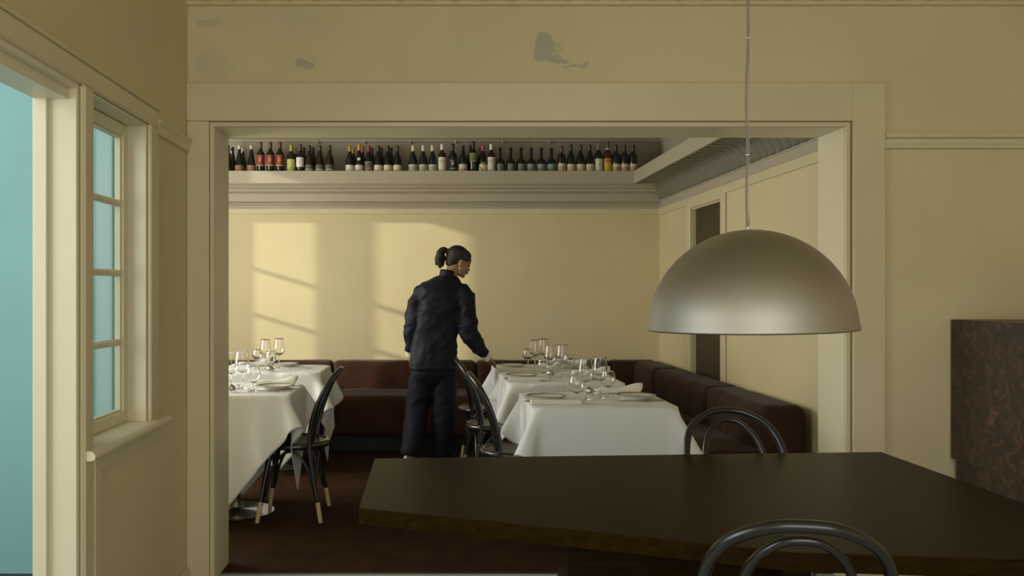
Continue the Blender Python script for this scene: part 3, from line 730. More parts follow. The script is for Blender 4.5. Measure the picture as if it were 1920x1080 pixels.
# ------------------------------------------------------------------ dark table, cabinet, lamp
dt_ = thing('angular_table', 'large dark oak table with an irregular many-sided top in the foreground', 'table', (.75, 2.65, 0))
top = [(-.205, 2.47), (.84, 2.05), (1.30, 2.0), (1.70, 2.0), (1.70, 3.33), (-.208, 3.20)]
MB().prism([(x-.75, y-2.65) for x, y in top], .695, .74).build('tabletop', 'dark_oak', dt_, bevel=.002)
MB().box(.40-.75, .64-.75, 2.60-2.65, 2.81-2.65, 0, .695).build('pedestal_slab', 'dark_oak', dt_, bevel=.003)
MB().box(.64-.75, 1.02-.75, 2.70-2.65, 2.78-2.65, 0, .695).build('pedestal_panel', 'dark_oak', dt_, bevel=.003)
MB().box(1.02-.75, 1.10-.75, 2.56-2.65, 2.80-2.65, 0, .695).build('pedestal_slab', 'dark_oak', dt_, bevel=.003)

cbt = thing('stone_cabinet', 'tall mottled brown cabinet against the wall at the right edge', 'cabinet', (2.407, 3.2, 0))
MB().box(0, .75, 0, .88, .573, 1.217).build('upper_box', 'mottled', cbt, bevel=.002)
MB().box(.018, .73, .018, .87, 0, .573).build('lower_box', 'mottled', cbt, bevel=.002)

LR = .297; LX, LY, LZ = .955, 2.64, 1.232
lamp = thing('pendant_lamp', 'large spun aluminium dome pendant lamp hanging over the dark table', 'lamp', (LX, LY, LZ))
prof = [(LR, 0), (LR+.003, .002), (LR+.003, .006)]
for i in range(1, 25):
    a = PI/2*i/24; prof.append((max(LR*math.cos(a), .0006), LR*1.0*math.sin(a)+.004))
inner = [(max((r-.003), .0005), max(z-.003, 0)) for r, z in prof[2:]][::-1]
sh = MB().lathe(prof+inner, 96).build('lamp_shade', 'aluminium', lamp, auto=1.0); sh.rotation_euler = (0, R_(-1.0), 0)
TOPZ = LR*1.0+.003
MB().lathe([(0, TOPZ-.06), (.02, TOPZ-.06), (.02, TOPZ-.002), (0, TOPZ-.002)], 16).build('lamp_holder', 'bench_base', lamp)
MB().ellip((0, 0, TOPZ-.10), (.035, .035, .045)).build('bulb', flat((.75, .73, .66), .3), lamp, smooth=True)
cx0 = -.010
pts = [(cx0, 0, TOPZ), (cx0-.002, 0, TOPZ+.12), (cx0+.001, 0, TOPZ+.24), (cx0-.003, 0, TOPZ+.40), (cx0+.003, 0, TOPZ+.60), (cx0, 0, TOPZ+.80), (cx0, 0, HC-LZ)]
MB().tube(pts, .0035, 10, 6).build('cord', 'cord', lamp, smooth=True)
MB().tube([(cx0+.006, 0, TOPZ-.003), (cx0+.006, 0, TOPZ+.6), (cx0+.003, 0, HC-LZ)], .0012, 8).build('suspension_wire', 'steel_wire', lamp, smooth=True)
MB().lathe([(0,0),(.005,0),(.007,.008),(.003,.014),(0,.014)], 12, (cx0+.003, 0, TOPZ-.002)).build('ferrule', 'tie', lamp, smooth=True)
for z in (TOPZ+.225, TOPZ+.575): MB().lathe([(.0035, -.0015), (.0068, -.0015), (.0068, .0015), (.0035, .0015)], 14, (cx0+.002, 0, z), closed=True).build('cable_tie', 'tie', lamp)
MB().lathe([(0, -.03), (.05, -.03), (.055, -.01), (.055, 0), (0, 0)], 24, (cx0, 0, HC-LZ)).build('ceiling_rose', 'aluminium', lamp, auto=.8)

post = thing('slim_post', 'slim pale post with a capped top just inside the doorway', 'post', (-1.80, 4.10, 0))
MB().box(0, .10, -.012, .012, 0, .49).build('post_shaft', 'white_post', post, bevel=.004)
MB().box(-.006, .106, -.02, .02, .49, .555).build('post_cap', 'white_post', post, bevel=.008, bseg=3)

# ------------------------------------------------------------------ wine bottles
def shape(kind, H):
    if kind == 'burgundy': p = [(0, 0), (.036, 0), (.0385, .004), (.0385, .10), (.037, .125), (.030, .155), (.020, .185), (.0155, .205), (.0140, .225), (.0138, H)]
    elif kind == 'longneck': p = [(0, 0), (.039, 0), (.041, .004), (.041, .100), (.039, .120), (.030, .137), (.018, .150), (.0138, .162), (.0132, .20), (.0132, H)]
    elif kind == 'flask': p = [(0, 0), (.038, 0), (.040, .004), (.037, .08), (.030, .13), (.021, .175), (.016, .21), (.014, .225), (.0138, H)]
    else: p = [(0, 0), (.034, 0), (.0365, .004), (.0365, .150), (.0345, .170), (.027, .186), (.017, .198), (.0142, .210), (.0138, .225), (.0138, H)]
    s = H/.27; q = []
    for r, z in p: q.append((r, z*s if z != H else H))
    return q
def arcpatch(r, z0, z1, a0, a1, seg=14):
    m_ = MB(); rs = []
    vs_ = [((r)*math.sin(a0+(a1-a0)*k/seg), -(r)*math.cos(a0+(a1-a0)*k/seg), z) for z in (z0, z1) for k in range(seg+1)]
    n = seg+1; return m_.add(vs_, [(k, k+1, n+k+1, n+k) for k in range(seg)])
def make_bottle(kind, H, glass, foil, flen, lab, prints):
    H -= .015
    if lab: lab = (lab[0]+(.004 if lab[0] > .02 else 0), lab[1]+.010, lab[2], lab[3])
    t = thing('wine_bottle', '', 'bottle')
    p = shape(kind, H); R0 = p[2][0]
    body = [(max(r, .0005), z) for r, z in p]+[(.0005, H)]
    MB().lathe(body, 24).build('bottle_glass', glass, t, smooth=True)
    if foil:
        fr_ = .0150 if foil[1] == 0 else foil[1]
        MB().lathe([(.0146, H-flen), (.0150, H-flen+.001), (.0148, H-.012), (.0156, H-.010), (.0156, H-.002), (.0135, H+.0012), (.0005, H+.0012)], 20).build('foil_capsule', flat(foil[0], .35), t, auto=.8)
    else:
        MB().lathe([(.0138, H-.016), (.0158, H-.015), (.0158, H-.004), (.0140, H+.0005), (.0138, H-.003)], 20).build('bottle_lip', glass, t, smooth=True)
    if lab:
        z0, z1, c, hw = lab
        rr = R0+.0006
        lo = arcpatch(rr, z0, z1, -hw, hw).build('paper_label', flat(c, .6), t, smooth=True)
        for (u0, u1, v0, v1, pc) in prints:
            h = z1-z0
            arcpatch(rr+.0007, z0+h*v0, z0+h*v1, -hw+2*hw*u0, -hw+2*hw*u1, 6).build('label_print', flat(pc, .5), lo, smooth=True)
    return t
def letters(v0, v1, col_, n=5, u0=.25, u1=.75, seed=1):
    r = random.Random(seed); out = []; st = (u1-u0)/n
    for i in range(n):
        a = u0+st*i; k = r.choice('LITNO')
        out.append((a, a+st*.22, v0, v1, col_))
        if k in 'LO': out.append((a, a+st*.7, v0, v0+(v1-v0)*.2, col_))
        if k in 'TO': out.append((a, a+st*.7, v1-(v1-v0)*.2, v1, col_))
        if k in 'NO': out.append((a+st*.5, a+st*.72, v0, v1, col_))
    return out
BK = (.01,.01,.01); WH = (.72,.69,.60); CRM = (.66,.60,.40)
D = 'bottle_dark'; BR = 'bottle_brown'; BL = 'bottle_blue'
K = {
 'plain': ('flask', .265, D, None, 0, None, []),
 'knob': ('flask', .262, D, ((.62,.57,.44), 0), .034, (.0, .058, (.30,.16,.075), 1.45), []),
 'maroon': ('bordeaux', .292, D, ((.13,.025,.035), 0), .056, (.058, .150, (.25,.022,.030), 1.25), [(0, 1, 0, .09, (.62,.42,.10)), (.38, .62, .42, .72, (.62,.42,.10)), (.44, .56, .50, .62, (.20,.02,.02))]+letters(.84, .92, (.70,.50,.35), 4, .3, .72, 2)+letters(.24, .30, (.65,.45,.25), 5, .22, .75, 3)),
 'lime': ('bordeaux', .270, 'bottle_brown', ((.36,.37,.06), 0), .060, (.012, .112, (.50,.52,.16), 1.3), letters(.50, .56, (.20,.20,.04), 5, .15, .7, 4)+[(.40, .62, .22, .30, (.18,.22,.04))]),
 'lime_back': ('bordeaux', .262, 'bottle_brown', ((.28,.27,.05), 0), .060, (.02, .10, (.50,.52,.16), 1.3), []),
 'white_purple': ('bordeaux', .270, 'bottle_brown', ((.055,.035,.045), 0), .055, (.048, .128, (.74,.72,.68), 1.15), letters(.45, .54, (.15,.12,.10), 3, .35, .65, 5)),
 'purple_back': ('bordeaux', .262, 'bottle_brown', ((.05,.03,.03), 0), .055, None, []),
 'greylabel': ('burgundy', .262, BR, ((.035,.028,.022), 0), .045, (.012, .062, (.085,.080,.070), 1.45), letters(.62, .80, (.30,.29,.26), 6, .2, .8, 6)+[(.18, .82, .0, .38, (.58,.54,.42)), (.28, .72, .12, .26, (.08,.07,.06))]),
 'olivefoil': ('burgundy', .260, D, ((.34,.27,.02), 0), .060, (.012, .060, (.64,.61,.50), 1.45), [(.10, .20, .55, .70, (.08,.07,.05)), (.2, .8, .15, .18, (.35,.33,.28))]),
 'orangefoil': ('burgundy', .272, D, ((.62,.20,.07), 0), .055, (.012, .060, (.60,.58,.50), 1.45), [(.36, .56, .12, .26, (.42,.36,.22))]),
 'redfoil': ('burgundy', .261, D, ((.24,.03,.03), 0), .055, (.0, .088, (.14,.095,.06), 1.2), [(0, 1, .95, 1, (.55,.52,.46)), (.20,.34,.28,.36,(.55,.40,.22)), (.36,.50,.22,.32,(.55,.40,.22)), (.50,.62,.36,.46,(.55,.40,.22)), (.66,.82,.26,.34,(.55,.40,.22))]),
 'creamlabel': ('burgundy', .261, D, ((.040,.034,.020), 0), .060, (.012, .060, CRM, 1.45), letters(.08, .20, (.25,.22,.14), 6, .2, .8, 7)),
 'landscape': ('burgundy', .262, BL, ((.66,.62,.42), 0), .052, (.012, .064, (.58,.54,.38), 1.45), [(0, 1, .84, 1, (.40,.55,.60)), (0, 1, .66, .84, (.24,.40,.48)), (0, 1, .34, .66, (.16,.17,.05)), (.1, .5, .50, .62, (.30,.26,.10))]+letters(.10, .22, (.25,.22,.16), 4, .25, .75, 8)),
 'whitefoil': ('bordeaux', .274, 'bottle_brown', ((.74,.72,.68), 0), .052, (.012, .130, (.70,.67,.58), 1.3), letters(.62, .80, (.42,.38,.30), 4, .16, .84, 9)+[(.2, .8, .50, .52, (.5,.46,.4)), (.2, .8, .40, .42, (.5,.46,.4)), (.1, .9, .1, .12, (.5,.46,.4))]),
 'blacklabel': ('bordeaux', .276, D, ((.012,.012,.012), 0), .060, (.012, .120, (.012,.014,.014), 1.3), [(.2, .75, .80, .83, (.5,.5,.48)), (.38, .58, .50, .72, (.6,.6,.58)), (.42, .54, .56, .66, (.05,.05,.05))]+letters(.18, .28, (.6,.6,.58), 6, .15, .85, 10)),
 'pinkmark': ('burgundy', .262, BL, ((.02,.02,.02), 0), .02, (.0, .068, (.62,.57,.48), 1.3), [(.30, .70, .22, .55, (.60,.16,.16)), (.42, .58, .30, .48, (.62,.50,.42)), (.2, .8, .84, .87, (.4,.36,.3))]),
 'greenround': ('bordeaux', .298, D, ((.018,.010,.006), 0), .060, (.094, .168, (.10,.14,.035), 1.0), [(0, 1, .88, .94, (.42,.42,.16)), (0, 1, .04, .10, (.42,.42,.16)), (0, .06, .1, .9, (.42,.42,.16)), (.94, 1, .1, .9, (.42,.42,.16))]+letters(.46, .72, (.38,.34,.07), 2, .24, .84, 11)),
 'tallback': ('bordeaux', .282, D, ((.018,.010,.006), 0), .060, None, []),
 'diagonal': ('burgundy', .265, D, ((.42,.03,.045), 0), .052, (.0, .066, (.66,.60,.46), 1.3), [(.30,.42,.80,1.25,(.45,.40,.06)), (.52,.64,.80,1.25,(.45,.40,.06)), (.0,.14,.78,.95,(.25,.05,.02)), (.12,.26,.60,.78,(.25,.05,.02)), (.24,.38,.42,.60,(.25,.05,.02)), (.36,.50,.24,.42,(.25,.05,.02)), (.48,.62,.06,.24,(.25,.05,.02))]),
 'redback': ('burgundy', .258, D, ((.24,.02,.03), 0), .050, None, []),
 'squaregreen': ('longneck', .245, D, None, 0, (.010, .068, (.15,.17,.12), .75), [(0, 1, .95, 1, (.32,.33,.26)), (0, .06, 0, .95, (.28,.29,.22)), (.94, 1, 0, .95, (.28,.29,.22))]),
 'blueband': ('longneck', .243, D, None, 0, (.0, .068, (.16,.15,.10), 1.4), [(0, 1, .62, .92, (.07,.30,.40)), (0, 1, .92, 1, (.40,.44,.40)), (0, 1, .52, .60, (.36,.34,.26)), (.1, .9, .12, .36, (.22,.15,.07)), (.2,.55,.70,.82,(.20,.45,.52))]),
 'orangeprint': ('bordeaux', .255, D, ((.10,.04,.02), 0), .060, (.0, .074, (.62,.56,.38), 1.4), letters(.14, .56, (.55,.20,.05), 4, .20, .84, 12)+[(.2,.84,.60,.66,(.45,.16,.05))]),
 'creamwide': ('burgundy', .268, D, ((.030,.018,.010), 0), .060, (.0, .068, (.62,.56,.36), 1.45), letters(.36, .66, (.36,.30,.16), 5, .15, .85, 13)+[(.15,.85,.22,.25,(.4,.34,.2))]),
 'greyfoil': ('bordeaux', .278, D, ((.17,.14,.12), 0), .055, (.0, .116, (.66,.62,.48), 1.35), [(.36,.64,.60,.66,(.35,.31,.22)), (.44,.60,.52,.60,(.35,.31,.22)), (.2,.8,.36,.38,(.45,.41,.32)), (.1,.9,.06,.08,(.4,.36,.28))]),
 'yellow': ('bordeaux', .298, mat('amber liqueur glass', (.060,.016,.014), .12), ((.12,.035,.02), 0), .056, (.0, .118, (.62,.42,.04), 1.35), [(.24,.78,.72,.92,(.28,.07,.02))]+letters(.76, .86, (.62,.42,.06), 4, .3, .72, 14)+[(.25,.78,.50,.52,(.40,.24,.03)), (.2,.8,.36,.38,(.40,.24,.03))]),
 'redprint': ('bordeaux', .266, BL, ((.045,.022,.012), 0), .075, (.0, .070, (.62,.57,.40), 1.4), letters(.16, .50, (.42,.08,.04), 4, .15, .85, 15)+[(.15,.85,.52,.60,(.42,.08,.04))]),
}
BOT = [  # px, row (0 front, 1 back), kind, label
 (427.5, 0, 'plain', 'dark bottle at the very left end of the ledge, cut by the jamb'),
 (436, 1, 'plain', 'plain dark bottle second from the left end of the ledge'),
 (449, 0, 'knob', 'dark sloping bottle with pale knobbed foil and copper label, left of the pair'),
 (455, 1, 'knob', 'dark bottle with pale knobbed foil standing half behind its copper-labelled twin'),
 (471.5, 0, 'knob', 'dark sloping bottle with pale knobbed foil next to the maroon labels'),
 (489, 0, 'maroon', 'bottle with maroon foil and maroon label, left of three'),
 (507, 0, 'maroon', 'bottle with maroon foil and maroon label, middle of three'),
 (525, 0, 'maroon', 'bottle with maroon foil and maroon label, right of three'),
 (546, 0, 'lime', 'bottle with lime green foil and lime green label'),
 (553, 1, 'lime_back', 'green-foiled bottle standing behind the lime-labelled one'),
 (563, 0, 'white_purple', 'bottle with dark purple foil and plain white label'),
 (569.5, 1, 'purple_back', 'dark-foiled bottle behind the plain white label bottle'),
 (580, 0, 'greylabel', 'dark brown bottle with low grey label, left of three'),
 (587, 1, 'greylabel', 'dark brown bottle half hidden behind the left grey-labelled one'),
 (599.5, 0, 'greylabel', 'dark brown bottle with low grey label, middle of three'),
 (618, 0, 'greylabel', 'dark brown bottle with low grey label, right of three before the gap'),
 (656, 0, 'olivefoil', 'dark bottle with mustard foil just right of the first gap'),
 (662, 1, 'olivefoil', 'dark bottle peeping out behind the mustard-foiled one'),
 (673.5, 0, 'orangefoil', 'dark bottle with orange foil and round white sticker'),
 (679, 1, 'orangefoil', 'orange-foiled bottle standing behind the one with the round sticker'),
 (691.5, 0, 'redfoil', 'dark bottle with brick red foil and brown picture label'),
 (697, 1, 'redfoil', 'red-foiled bottle half hidden behind the brown picture label'),
 (709, 0, 'creamlabel', 'dark sloping bottle with low cream label, left of three'),
 (714.5, 1, 'creamlabel', 'dark bottle behind the left cream-labelled one'),
 (727, 0, 'creamlabel', 'dark sloping bottle with low cream label, middle of three'),
 (733, 1, 'creamlabel', 'dark bottle behind the middle cream-labelled one'),
 (745, 0, 'creamlabel', 'dark sloping bottle with low cream label, right of three'),
 (774.5, 0, 'landscape', 'slate bottle with cream foil and landscape label, left of three'),
 (793.5, 0, 'landscape', 'slate bottle with cream foil and landscape label, middle of three'),
 (811, 0, 'landscape', 'slate bottle with cream foil and landscape label, right of three'),
 (829, 0, 'whitefoil', 'bottle with white foil and tall white label, next to the landscape labels'),
 (849, 0, 'blacklabel', 'black bottle with black label and small white emblem'),
 (868, 0, 'pinkmark', 'dark bottle with white label and pink mark'),
 (882.5, 1, 'tallback', 'dark bottle behind the one with the round green label'),
 (887.5, 0, 'greenround', 'tall dark bottle with round green label'),
 (901.5, 1, 'redback', 'red-foiled bottle hidden behind the diagonal-striped label'),
 (905.5, 0, 'diagonal', 'red-foiled bottle with a diagonal stripe across its cream label'),
 (921, 0, 'whitefoil', 'bottle with white foil and tall white label, next to the red-foiled one'),
 (938, 0, 'squaregreen', 'long-necked dark bottle with square green label, left of three'),
 (957.5, 0, 'squaregreen', 'long-necked dark bottle with square green label, middle of three'),
 (977, 0, 'squaregreen', 'long-necked dark bottle with square green label, right of three'),
 (996, 0, 'blueband', 'long-necked dark bottle with blue banded label, left of three'),
 (1015, 0, 'blueband', 'long-necked dark bottle with blue banded label, middle of three'),
 (1034, 0, 'blueband', 'long-necked dark bottle with blue banded label, right of three'),
 (1053, 0, 'orangeprint', 'brown-foiled bottle with orange print on a cream label'),
 (1070.5, 0, 'creamwide', 'dark bottle with wide cream label, left of three'),
 (1088.5, 0, 'creamwide', 'dark bottle with wide cream label, middle of three'),
 (1106, 0, 'creamwide', 'dark bottle with wide cream label, right of three'),
 (1122.5, 0, 'greyfoil', 'bottle with grey foil and tall off-white label'),
 (1139.3, 0, 'yellow', 'tall amber bottle with white neck band and bright yellow label'),
 (1155, 0, 'redprint', 'slate bottle with red print on cream label, left of the last three'),
 (1171, 0, 'redprint', 'slate bottle with red print on cream label, middle of the last three'),
 (1187, 0, 'redprint', 'slate bottle with red print on cream label, at the right end of the row')]
made = {}
for px, row, kind, lab in BOT:
    Y = 7.868 if row == 0 else 7.985; S = F/Y; x = (px-VX)/S
    if kind not in made:
        t = make_bottle(*K[kind]); t.location = (x, Y, ZS); t['label'] = lab; t['group'] = 'wine bottles on the ledge'; made[kind] = t
        if kind == 'orangefoil':
            bm_ = MB(); c_ = [(.0, 0)]; n = 20
            vs_ = [(0, -.0275, .122)]+[(.015*math.sin(2*PI*k/n), -.0275-.0, .122+.014*math.cos(2*PI*k/n)) for k in range(n)]
            vs_ = [(vx, -math.sqrt(max(.0385**2-vx*vx, 0))*(1-.18*max(0, (vz-.115)/.05)), vz) for vx, _, vz in vs_]
            bm_.add([(a, b_-.0012, c) for a, b_, c in vs_], [(0, 1+k, 1+(k+1) % n) for k in range(n)]); bm_.build('round_sticker', flat((.70,.67,.58), .5), t)
        if kind == 'yellow': MB().lathe([(.0160, .202), (.0164, .203), (.0164, .222), (.0150, .224)], 20).build('neck_band', flat((.68,.64,.56), .5), t, auto=.8)
        if kind == 'blueband': MB().lathe([(.0150, .223), (.0150, .2287), (.0005, .2292)], 16).build('bottle_cap', flat((.22,.18,.40), .4), t, smooth=True)
    else: dup(made[kind], (x, Y, ZS), 0, lab)

# ------------------------------------------------------------------ person
PY = 6.45; KS = .918; PO = Vector((0.0, PY, 0)); 
person = thing('person', 'person in a navy jacket with a ponytail, reaching towards the far right table', 'person', PO)
def P3(px, py, dy=0.0):
    Y = PY+dy; S = F/Y; return Vector(((px-VX)/S, dy, EYE-(py-VY)/S))
def remesh(mb, name, m, voxel, smooth_it=6, parent=person, wr=0.0, seed=0):
    me0 = mb.mesh(name+' source', m, smooth=True); o = obj(name, me0, None)
    md = o.modifiers.new('r', 'REMESH'); md.mode = 'VOXEL'; md.voxel_size = voxel; md.use_smooth_shade = True
    if smooth_it: md = o.modifiers.new('s', 'SMOOTH'); md.iterations = smooth_it; md.factor = .5
    dg = bpy.context.evaluated_depsgraph_get(); me = bpy.data.meshes.new_from_object(o.evaluated_get(dg)); me.name = name
    bpy.data.objects.remove(o); me.materials.clear(); me.materials.append(M[m])
    if wr:
        from mathutils import noise
        me.update(); 
        nrm = [v.normal.copy() for v in me.vertices]
        for v, nn in zip(me.vertices, nrm):
            c = v.co; a = noise.noise(Vector((c.x*6+c.z*4+seed, c.y*5, c.z*10-c.x*7)))+.35*noise.noise(Vector((c.x*13-c.z*9, c.y*12+seed, c.z*20)))
            v.co = c+nn*(wr*(1-abs(a)*2.6))
    me.polygons.foreach_set('use_smooth', [True]*len(me.polygons))
    return obj(name, me, parent)
def loft(mb, rows, yaw=0.0, seg=28, sq=2.3):   # rows: (px, py, half width m, half depth m, dy)
    rs = []
    for px, py, hw, hd, dy in rows:
        c = P3(px, py, dy); ring = []
        for k in range(seg):
            a = 2*PI*k/seg; ca, sa = math.cos(a), math.sin(a)
            u = KS*hw*math.copysign(abs(ca)**(2/sq), ca); v = KS*hd*math.copysign(abs(sa)**(2/sq), sa)
            ring.append(c+Vector((u*math.cos(yaw)-v*math.sin(yaw), u*math.sin(yaw)+v*math.cos(yaw), 0)))
        rs.append(ring)
    return mb.rings(rs)
def limb(mb, pts, rad, seg=16, sub=5): return mb.tube(pts, [r*KS for r in rad], seg, sub)
# head frame
HCn = P3(860, 492, .02)
RH = Matrix.Rotation(R_(14), 3, 'Z') @ Matrix.Rotation(R_(20), 3, 'Y')   # local +x is where the face looks
def H(v): return HCn+RH@(Vector(v)*KS)
HS = 1.0
body = MB()
def he(c, r, mb=None, rot=None): (mb or body).ellip(H(c), [q*KS for q in r], RH@rot if rot else RH, seg=20, rn=14)
he((-.010, 0, .036), (.094, .074, .080)); he((.030, 0, -.015), (.062, .060, .085)); he((.040, 0, -.062), (.046, .048, .042)); he((.066, 0, -.090), (.022, .024, .018))
he((.070, 0, .040), (.024, .050, .030)); he((.084, 0, .018), (.012, .034, .008)); he((.088, 0, -.006), (.011, .009, .028)); he((.098, 0, -.028), (.014, .011, .012))
he((.090, .010, -.032), (.010, .008, .008)); he((.090, -.010, -.032), (.010, .008, .008)); he((.062, .034, -.028), (.024, .020, .024)); he((.062, -.034, -.028), (.024, .020, .024))
he((.086, 0, -.056), (.013, .024, .013)); he((.0, -.074, -.012), (.017, .009, .031)); he((.0, .074, -.012), (.017, .009, .031)); he((.002, -.080, .006), (.012, .006, .012)); he((.002, .080, .006), (.012, .006, .012))
limb(body, [H((-.02, 0, -.02)), H((-.028, 0, -.085)), P3(840, 527, 0), P3(834, 545, 0)], [.050, .050, .054, .075])
loft(body, [(832, 545, .10, .06, 0), (826, 575, .14, .08, 0), (818, 620, .125, .08, 0), (813, 660, .145, .09, 0), (812, 690, .16, .10, 0), (812, 704, .13, .09, 0)])
LEG_L = [P3(792, 690, .0), P3(785, 765, .03), P3(772, 838, -.10), P3(770, 860, -.10)]; LEG_R = [P3(834, 690, .0), P3(831, 768, .02), P3(828, 840, .03), P3(827, 880, .03)]
limb(body, LEG_L, [.080, .056, .036, .036]); limb(body, LEG_R, [.080, .056, .036, .036])
sh_r, el_r, wr_r = P3(864, 560, 0), P3(879, 626, -.05), P3(911, 669, .04)
sh_l, el_l, wr_l = P3(797, 558, 0), P3(774, 612, -.02), P3(770, 660, .06)
limb(body, [sh_r, el_r, wr_r], [.048, .038, .026]); limb(body, [sh_l, el_l, wr_l], [.046, .036, .026])
# hands: palm and five fingers; right hand closes on the napkin end
def hand(mb, wrist, fdir, up, side, s=1.0, curl=0.5):
    fdir = fdir.normalized(); side = (side-fdir*side.dot(fdir)).normalized(); up = side.cross(fdir).normalized()*(1 if side.cross(fdir).dot(up) > 0 else -1)
    R = Matrix((fdir, side, up)).transposed()
    mb.ellip(wrist+fdir*.045*s, (.050*s, .038*s, .016*s), R, seg=16, rn=10)
    mb.tube([wrist-fdir*.02, wrist+fdir*.02, wrist+fdir*.05], [.024*s, .025*s, .020*s], 12, 3)
    for k, (o_, L) in enumerate(((-.028, .066), (-.009, .075), (.010, .070), (.028, .054))):
        a = wrist+fdir*.070*s+side*o_*s; p = [a-fdir*.02*s, a]; th = 0
        for q, fr2 in enumerate((.45, .32, .25)):
            th += curl*(.5+.3*q); p.append(p[-1]+(fdir*math.cos(th)-up*math.sin(th))*L*s*fr2)
        mb.tube(p, [.0088*s, .0092*s, .0084*s, .0078*s, .0062*s], 10, 3)
    a = wrist+fdir*.020*s-side*.026*s
    mb.tube([a, a+fdir*.024*s-side*.018*s-up*.010*s, a+fdir*.050*s-side*.018*s-up*.024*s, a+fdir*.068*s-side*.008*s-up*.030*s], [.014*s, .0125*s, .0105*s, .0082*s], 10, 3)
hr_t = P3(937, 687, .11)
hand(body, wr_r, hr_t-wr_r, Vector((.3, 0, 1)), Vector((0, -1, 0)), .93, .45)
hand(body, wr_l, P3(769, 690, .07)-wr_l, Vector((-1, -.2, 0)), Vector((0, 1, 0)), .93, .30)
o = remesh(body, 'body', 'skin', .0052, 3)
# eyes and lips
for s in (-1, 1): MB().ellip(H((.081, .029*s, -.001)), (.010, .012, .007), RH).build('eye', 'eye', person, smooth=True)
lp = MB(); lp.ellip(H((.0975, 0, -.052)), (.0055, .020, .0045), RH); lp.ellip(H((.0960, 0, -.060)), (.0055, .017, .0050), RH); lp.build('lips', 'lip', person, smooth=True)
eb = MB()
for s in (-1, 1): eb.tube([H((.088, .012*s, .022)), H((.086, .030*s, .026)), H((.074, .048*s, .020))], [.0025, .003, .0015], 8)
eb.build('eyebrows', 'hair', person, smooth=True)
MB().ellip(H((.004, -.084, -.052)), (.004, .003, .012), RH, seg=10, rn=6).build('earring', 'gold', person, smooth=True)
# hair
hr = MB()
he((-.026, 0, .048), (.094, .083, .084), hr); he((-.048, 0, .010), (.070, .070, .060), hr); he((-.060, 0, -.032), (.042, .048, .030), hr)
he((.012, -.050, .060), (.062, .030, .050), hr); he((.012, .050, .060), (.062, .030, .050), hr)
hr.ellip(H((-.118, 0, .050)), (.016, .022, .022), RH)
o = remesh(hr, 'hair', 'hair', .005, 4)
pt = MB(); base = H((-.112, 0, .052))
limb(pt, [base, base+Vector((-.030, -.005, .012)), base+Vector((-.058, -.01, -.012)), base+Vector((-.066, -.01, -.055)), base+Vector((-.060, -.01, -.100)), base+Vector((-.058, -.01, -.125))], [.014, .024, .030, .030, .022, .006])
limb(pt, [base+Vector((-.045, .0, 0)), base+Vector((-.040, .005, -.05)), base+Vector((-.038, .005, -.115))], [.016, .024, .005])
limb(pt, [base+Vector((-.06, .0, 0)), base+Vector((-.082, -.015, -.05)), base+Vector((-.090, -.015, -.105))], [.012, .018, .004])
remesh(pt, 'ponytail', 'hair', .005, 2, wr=.0015)
hb = MB().tube([base+Vector((-.012, 0, .004)), base+Vector((-.020, 0, .006))], .020, 14, smooth=False).build('hair_tie', flat((.02,.015,.012), .7), person, smooth=True)
# jacket
jk = MB(); yw = R_(12)
loft(jk, [(839, 518, .062, .062, 0), (835, 523, .105, .075, 0), (829, 529, .155, .092, 0), (827, 538, .180, .106, 0), (828, 552, .194, .118, 0), (825, 580, .188, .125, 0), (820, 608, .178, .122, -.005), (816, 635, .176, .120, -.01),
          (813, 660, .182, .128, -.01), (812, 691, .192, .140, -.01)], yw)
limb(jk, [P3(858, 545, 0), P3(872, 556, -.02), P3(876, 592, -.04), P3(880, 626, -.05), P3(896, 649, -.01), P3(908, 664, .03)], [.066, .075, .078, .078, .058, .040])
limb(jk, [P3(806, 548, 0), P3(789, 553, 0), P3(777, 585, -.01), P3(773, 615, -.02), P3(770, 640, .02), P3(768, 655, .05)], [.064, .070, .066, .062, .054, .046])
jo = remesh(jk, 'jacket', 'navy', .0075, 5, wr=.0095, seed=3)
cl = MB()
rs = []
for t_, (px, py, hw, hd) in enumerate(((838, 524, .070, .066), (839, 519, .067, .064), (840, 511, .064, .062), (840.5, 507.5, .062, .060), (840.5, 508.5, .056, .054), (839, 522, .056, .054))):
    c = P3(px, py, .002); rs.append([c+Vector((KS*hw*math.cos(2*PI*k/32), KS*hd*math.sin(2*PI*k/32), .010*math.cos(2*PI*k/32+2.6))) for k in range(32)])
cl.rings(rs, cap=False).build('collar', 'navy', person, smooth=True)
def surf_line(pts, name):
    dg = bpy.context.evaluated_depsgraph_get(); out = []
    bpy.context.view_layer.update()
    from mathutils.bvhtree import BVHTree
    bv = BVHTree.FromPolygons([v.co[:] for v in jo.data.vertices], [p.vertices[:] for p in jo.data.polygons])
    n = 24
    for i in range(n+1):
        t = i/n*(len(pts)-1); k = min(int(t), len(pts)-2); u = t-k
        px = pts[k][0]*(1-u)+pts[k+1][0]*u; py = pts[k][1]*(1-u)+pts[k+1][1]*u
        d = P3(px, py, -.6); e = P3(px, py, .3); h = bv.ray_cast(d, (e-d).normalized())
        if h[0] is not None: out.append(h[0]+h[1]*.0008)
    if len(out) > 3: MB().tube(out, .0018, 6, 1, smooth=False).build(name, 'seam', person, smooth=True)
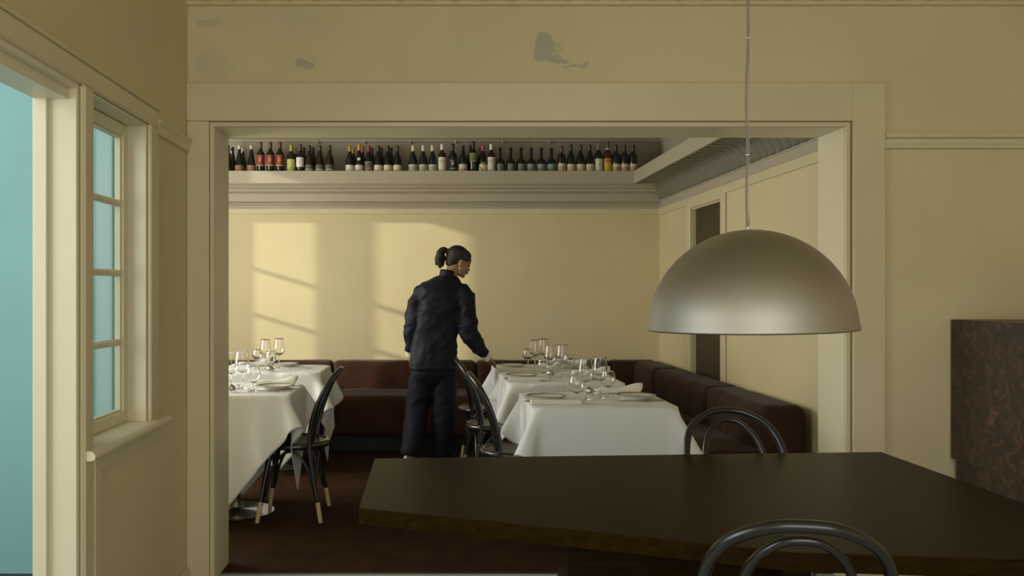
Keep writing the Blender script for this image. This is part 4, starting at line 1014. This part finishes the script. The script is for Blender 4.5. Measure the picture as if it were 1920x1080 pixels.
surf_line([(817, 524), (814, 545), (806, 585), (800, 625), (796, 655), (791, 689)], 'back_seam')
surf_line([(770, 686), (792, 689), (830, 690), (855, 689)], 'hem_seam')
# shirt cuffs
MB().tube([P3(901, 657, .01), P3(914.5, 672.5, .052)], [.034, .031], 20, smooth=False).build('shirt_cuff', 'shirt', person, auto=.9)
MB().tube([P3(769, 648, .035), P3(769, 666, .062)], [.036, .033], 20, smooth=False).build('shirt_cuff', 'shirt', person, auto=.9)
# trousers
tr_ = MB()
loft(tr_, [(812, 672, .155, .108, -.01), (812, 688, .165, .115, -.01), (812, 700, .172, .118, -.01), (811, 710, .160, .110, 0), (811, 718, .120, .09, 0)], yw)
limb(tr_, [P3(793, 692, 0), P3(788, 730, .02), P3(782, 768, .03), P3(777, 805, -.02), P3(772, 838, -.09), P3(770, 853, -.10)], [.098, .102, .094, .088, .082, .082])
limb(tr_, [P3(832, 692, 0), P3(832, 735, .01), P3(832, 768, .02), P3(829, 805, .03), P3(827, 845, .03), P3(827, 882, .03)], [.098, .102, .094, .088, .083, .084])
remesh(tr_, 'trousers', 'navy_trouser', .0085, 6, wr=.0045, seed=8)
# shoes: the left heel is lifted, the right foot stands flat
def shoe(org, d, up):
    d.normalize(); s_ = d.cross(up).normalized(); up = s_.cross(d).normalized(); rs = []
    for t, hw, hh in ((-.06, .020, .045), (-.052, .028, .062), (-.03, .032, .080), (0, .034, .085), (.05, .035, .062), (.09, .040, .045), (.13, .038, .036), (.16, .024, .026), (.168, .011, .018)):
        rs.append([org+d*t+s_*hw*math.cos(2*PI*k/16)+up*(hh/2+hh/2*math.sin(2*PI*k/16)) for k in range(16)])
    sm = MB().rings(rs).build('shoe', 'shoe', person, smooth=True)
c = P3(769, 860, -.085); c.z = .088
shoe(c, Vector((.12, .16, -.105)), Vector((0, .5, 1)))
c = P3(827, 890, .045); c.z = 0
shoe(c, Vector((.2, 1, 0)), Vector((0, 0, 1)))
for o in list(SC.objects):
    if o.parent is None and 'label' in o and o['label'] == '': print('EMPTY LABEL', o.name)
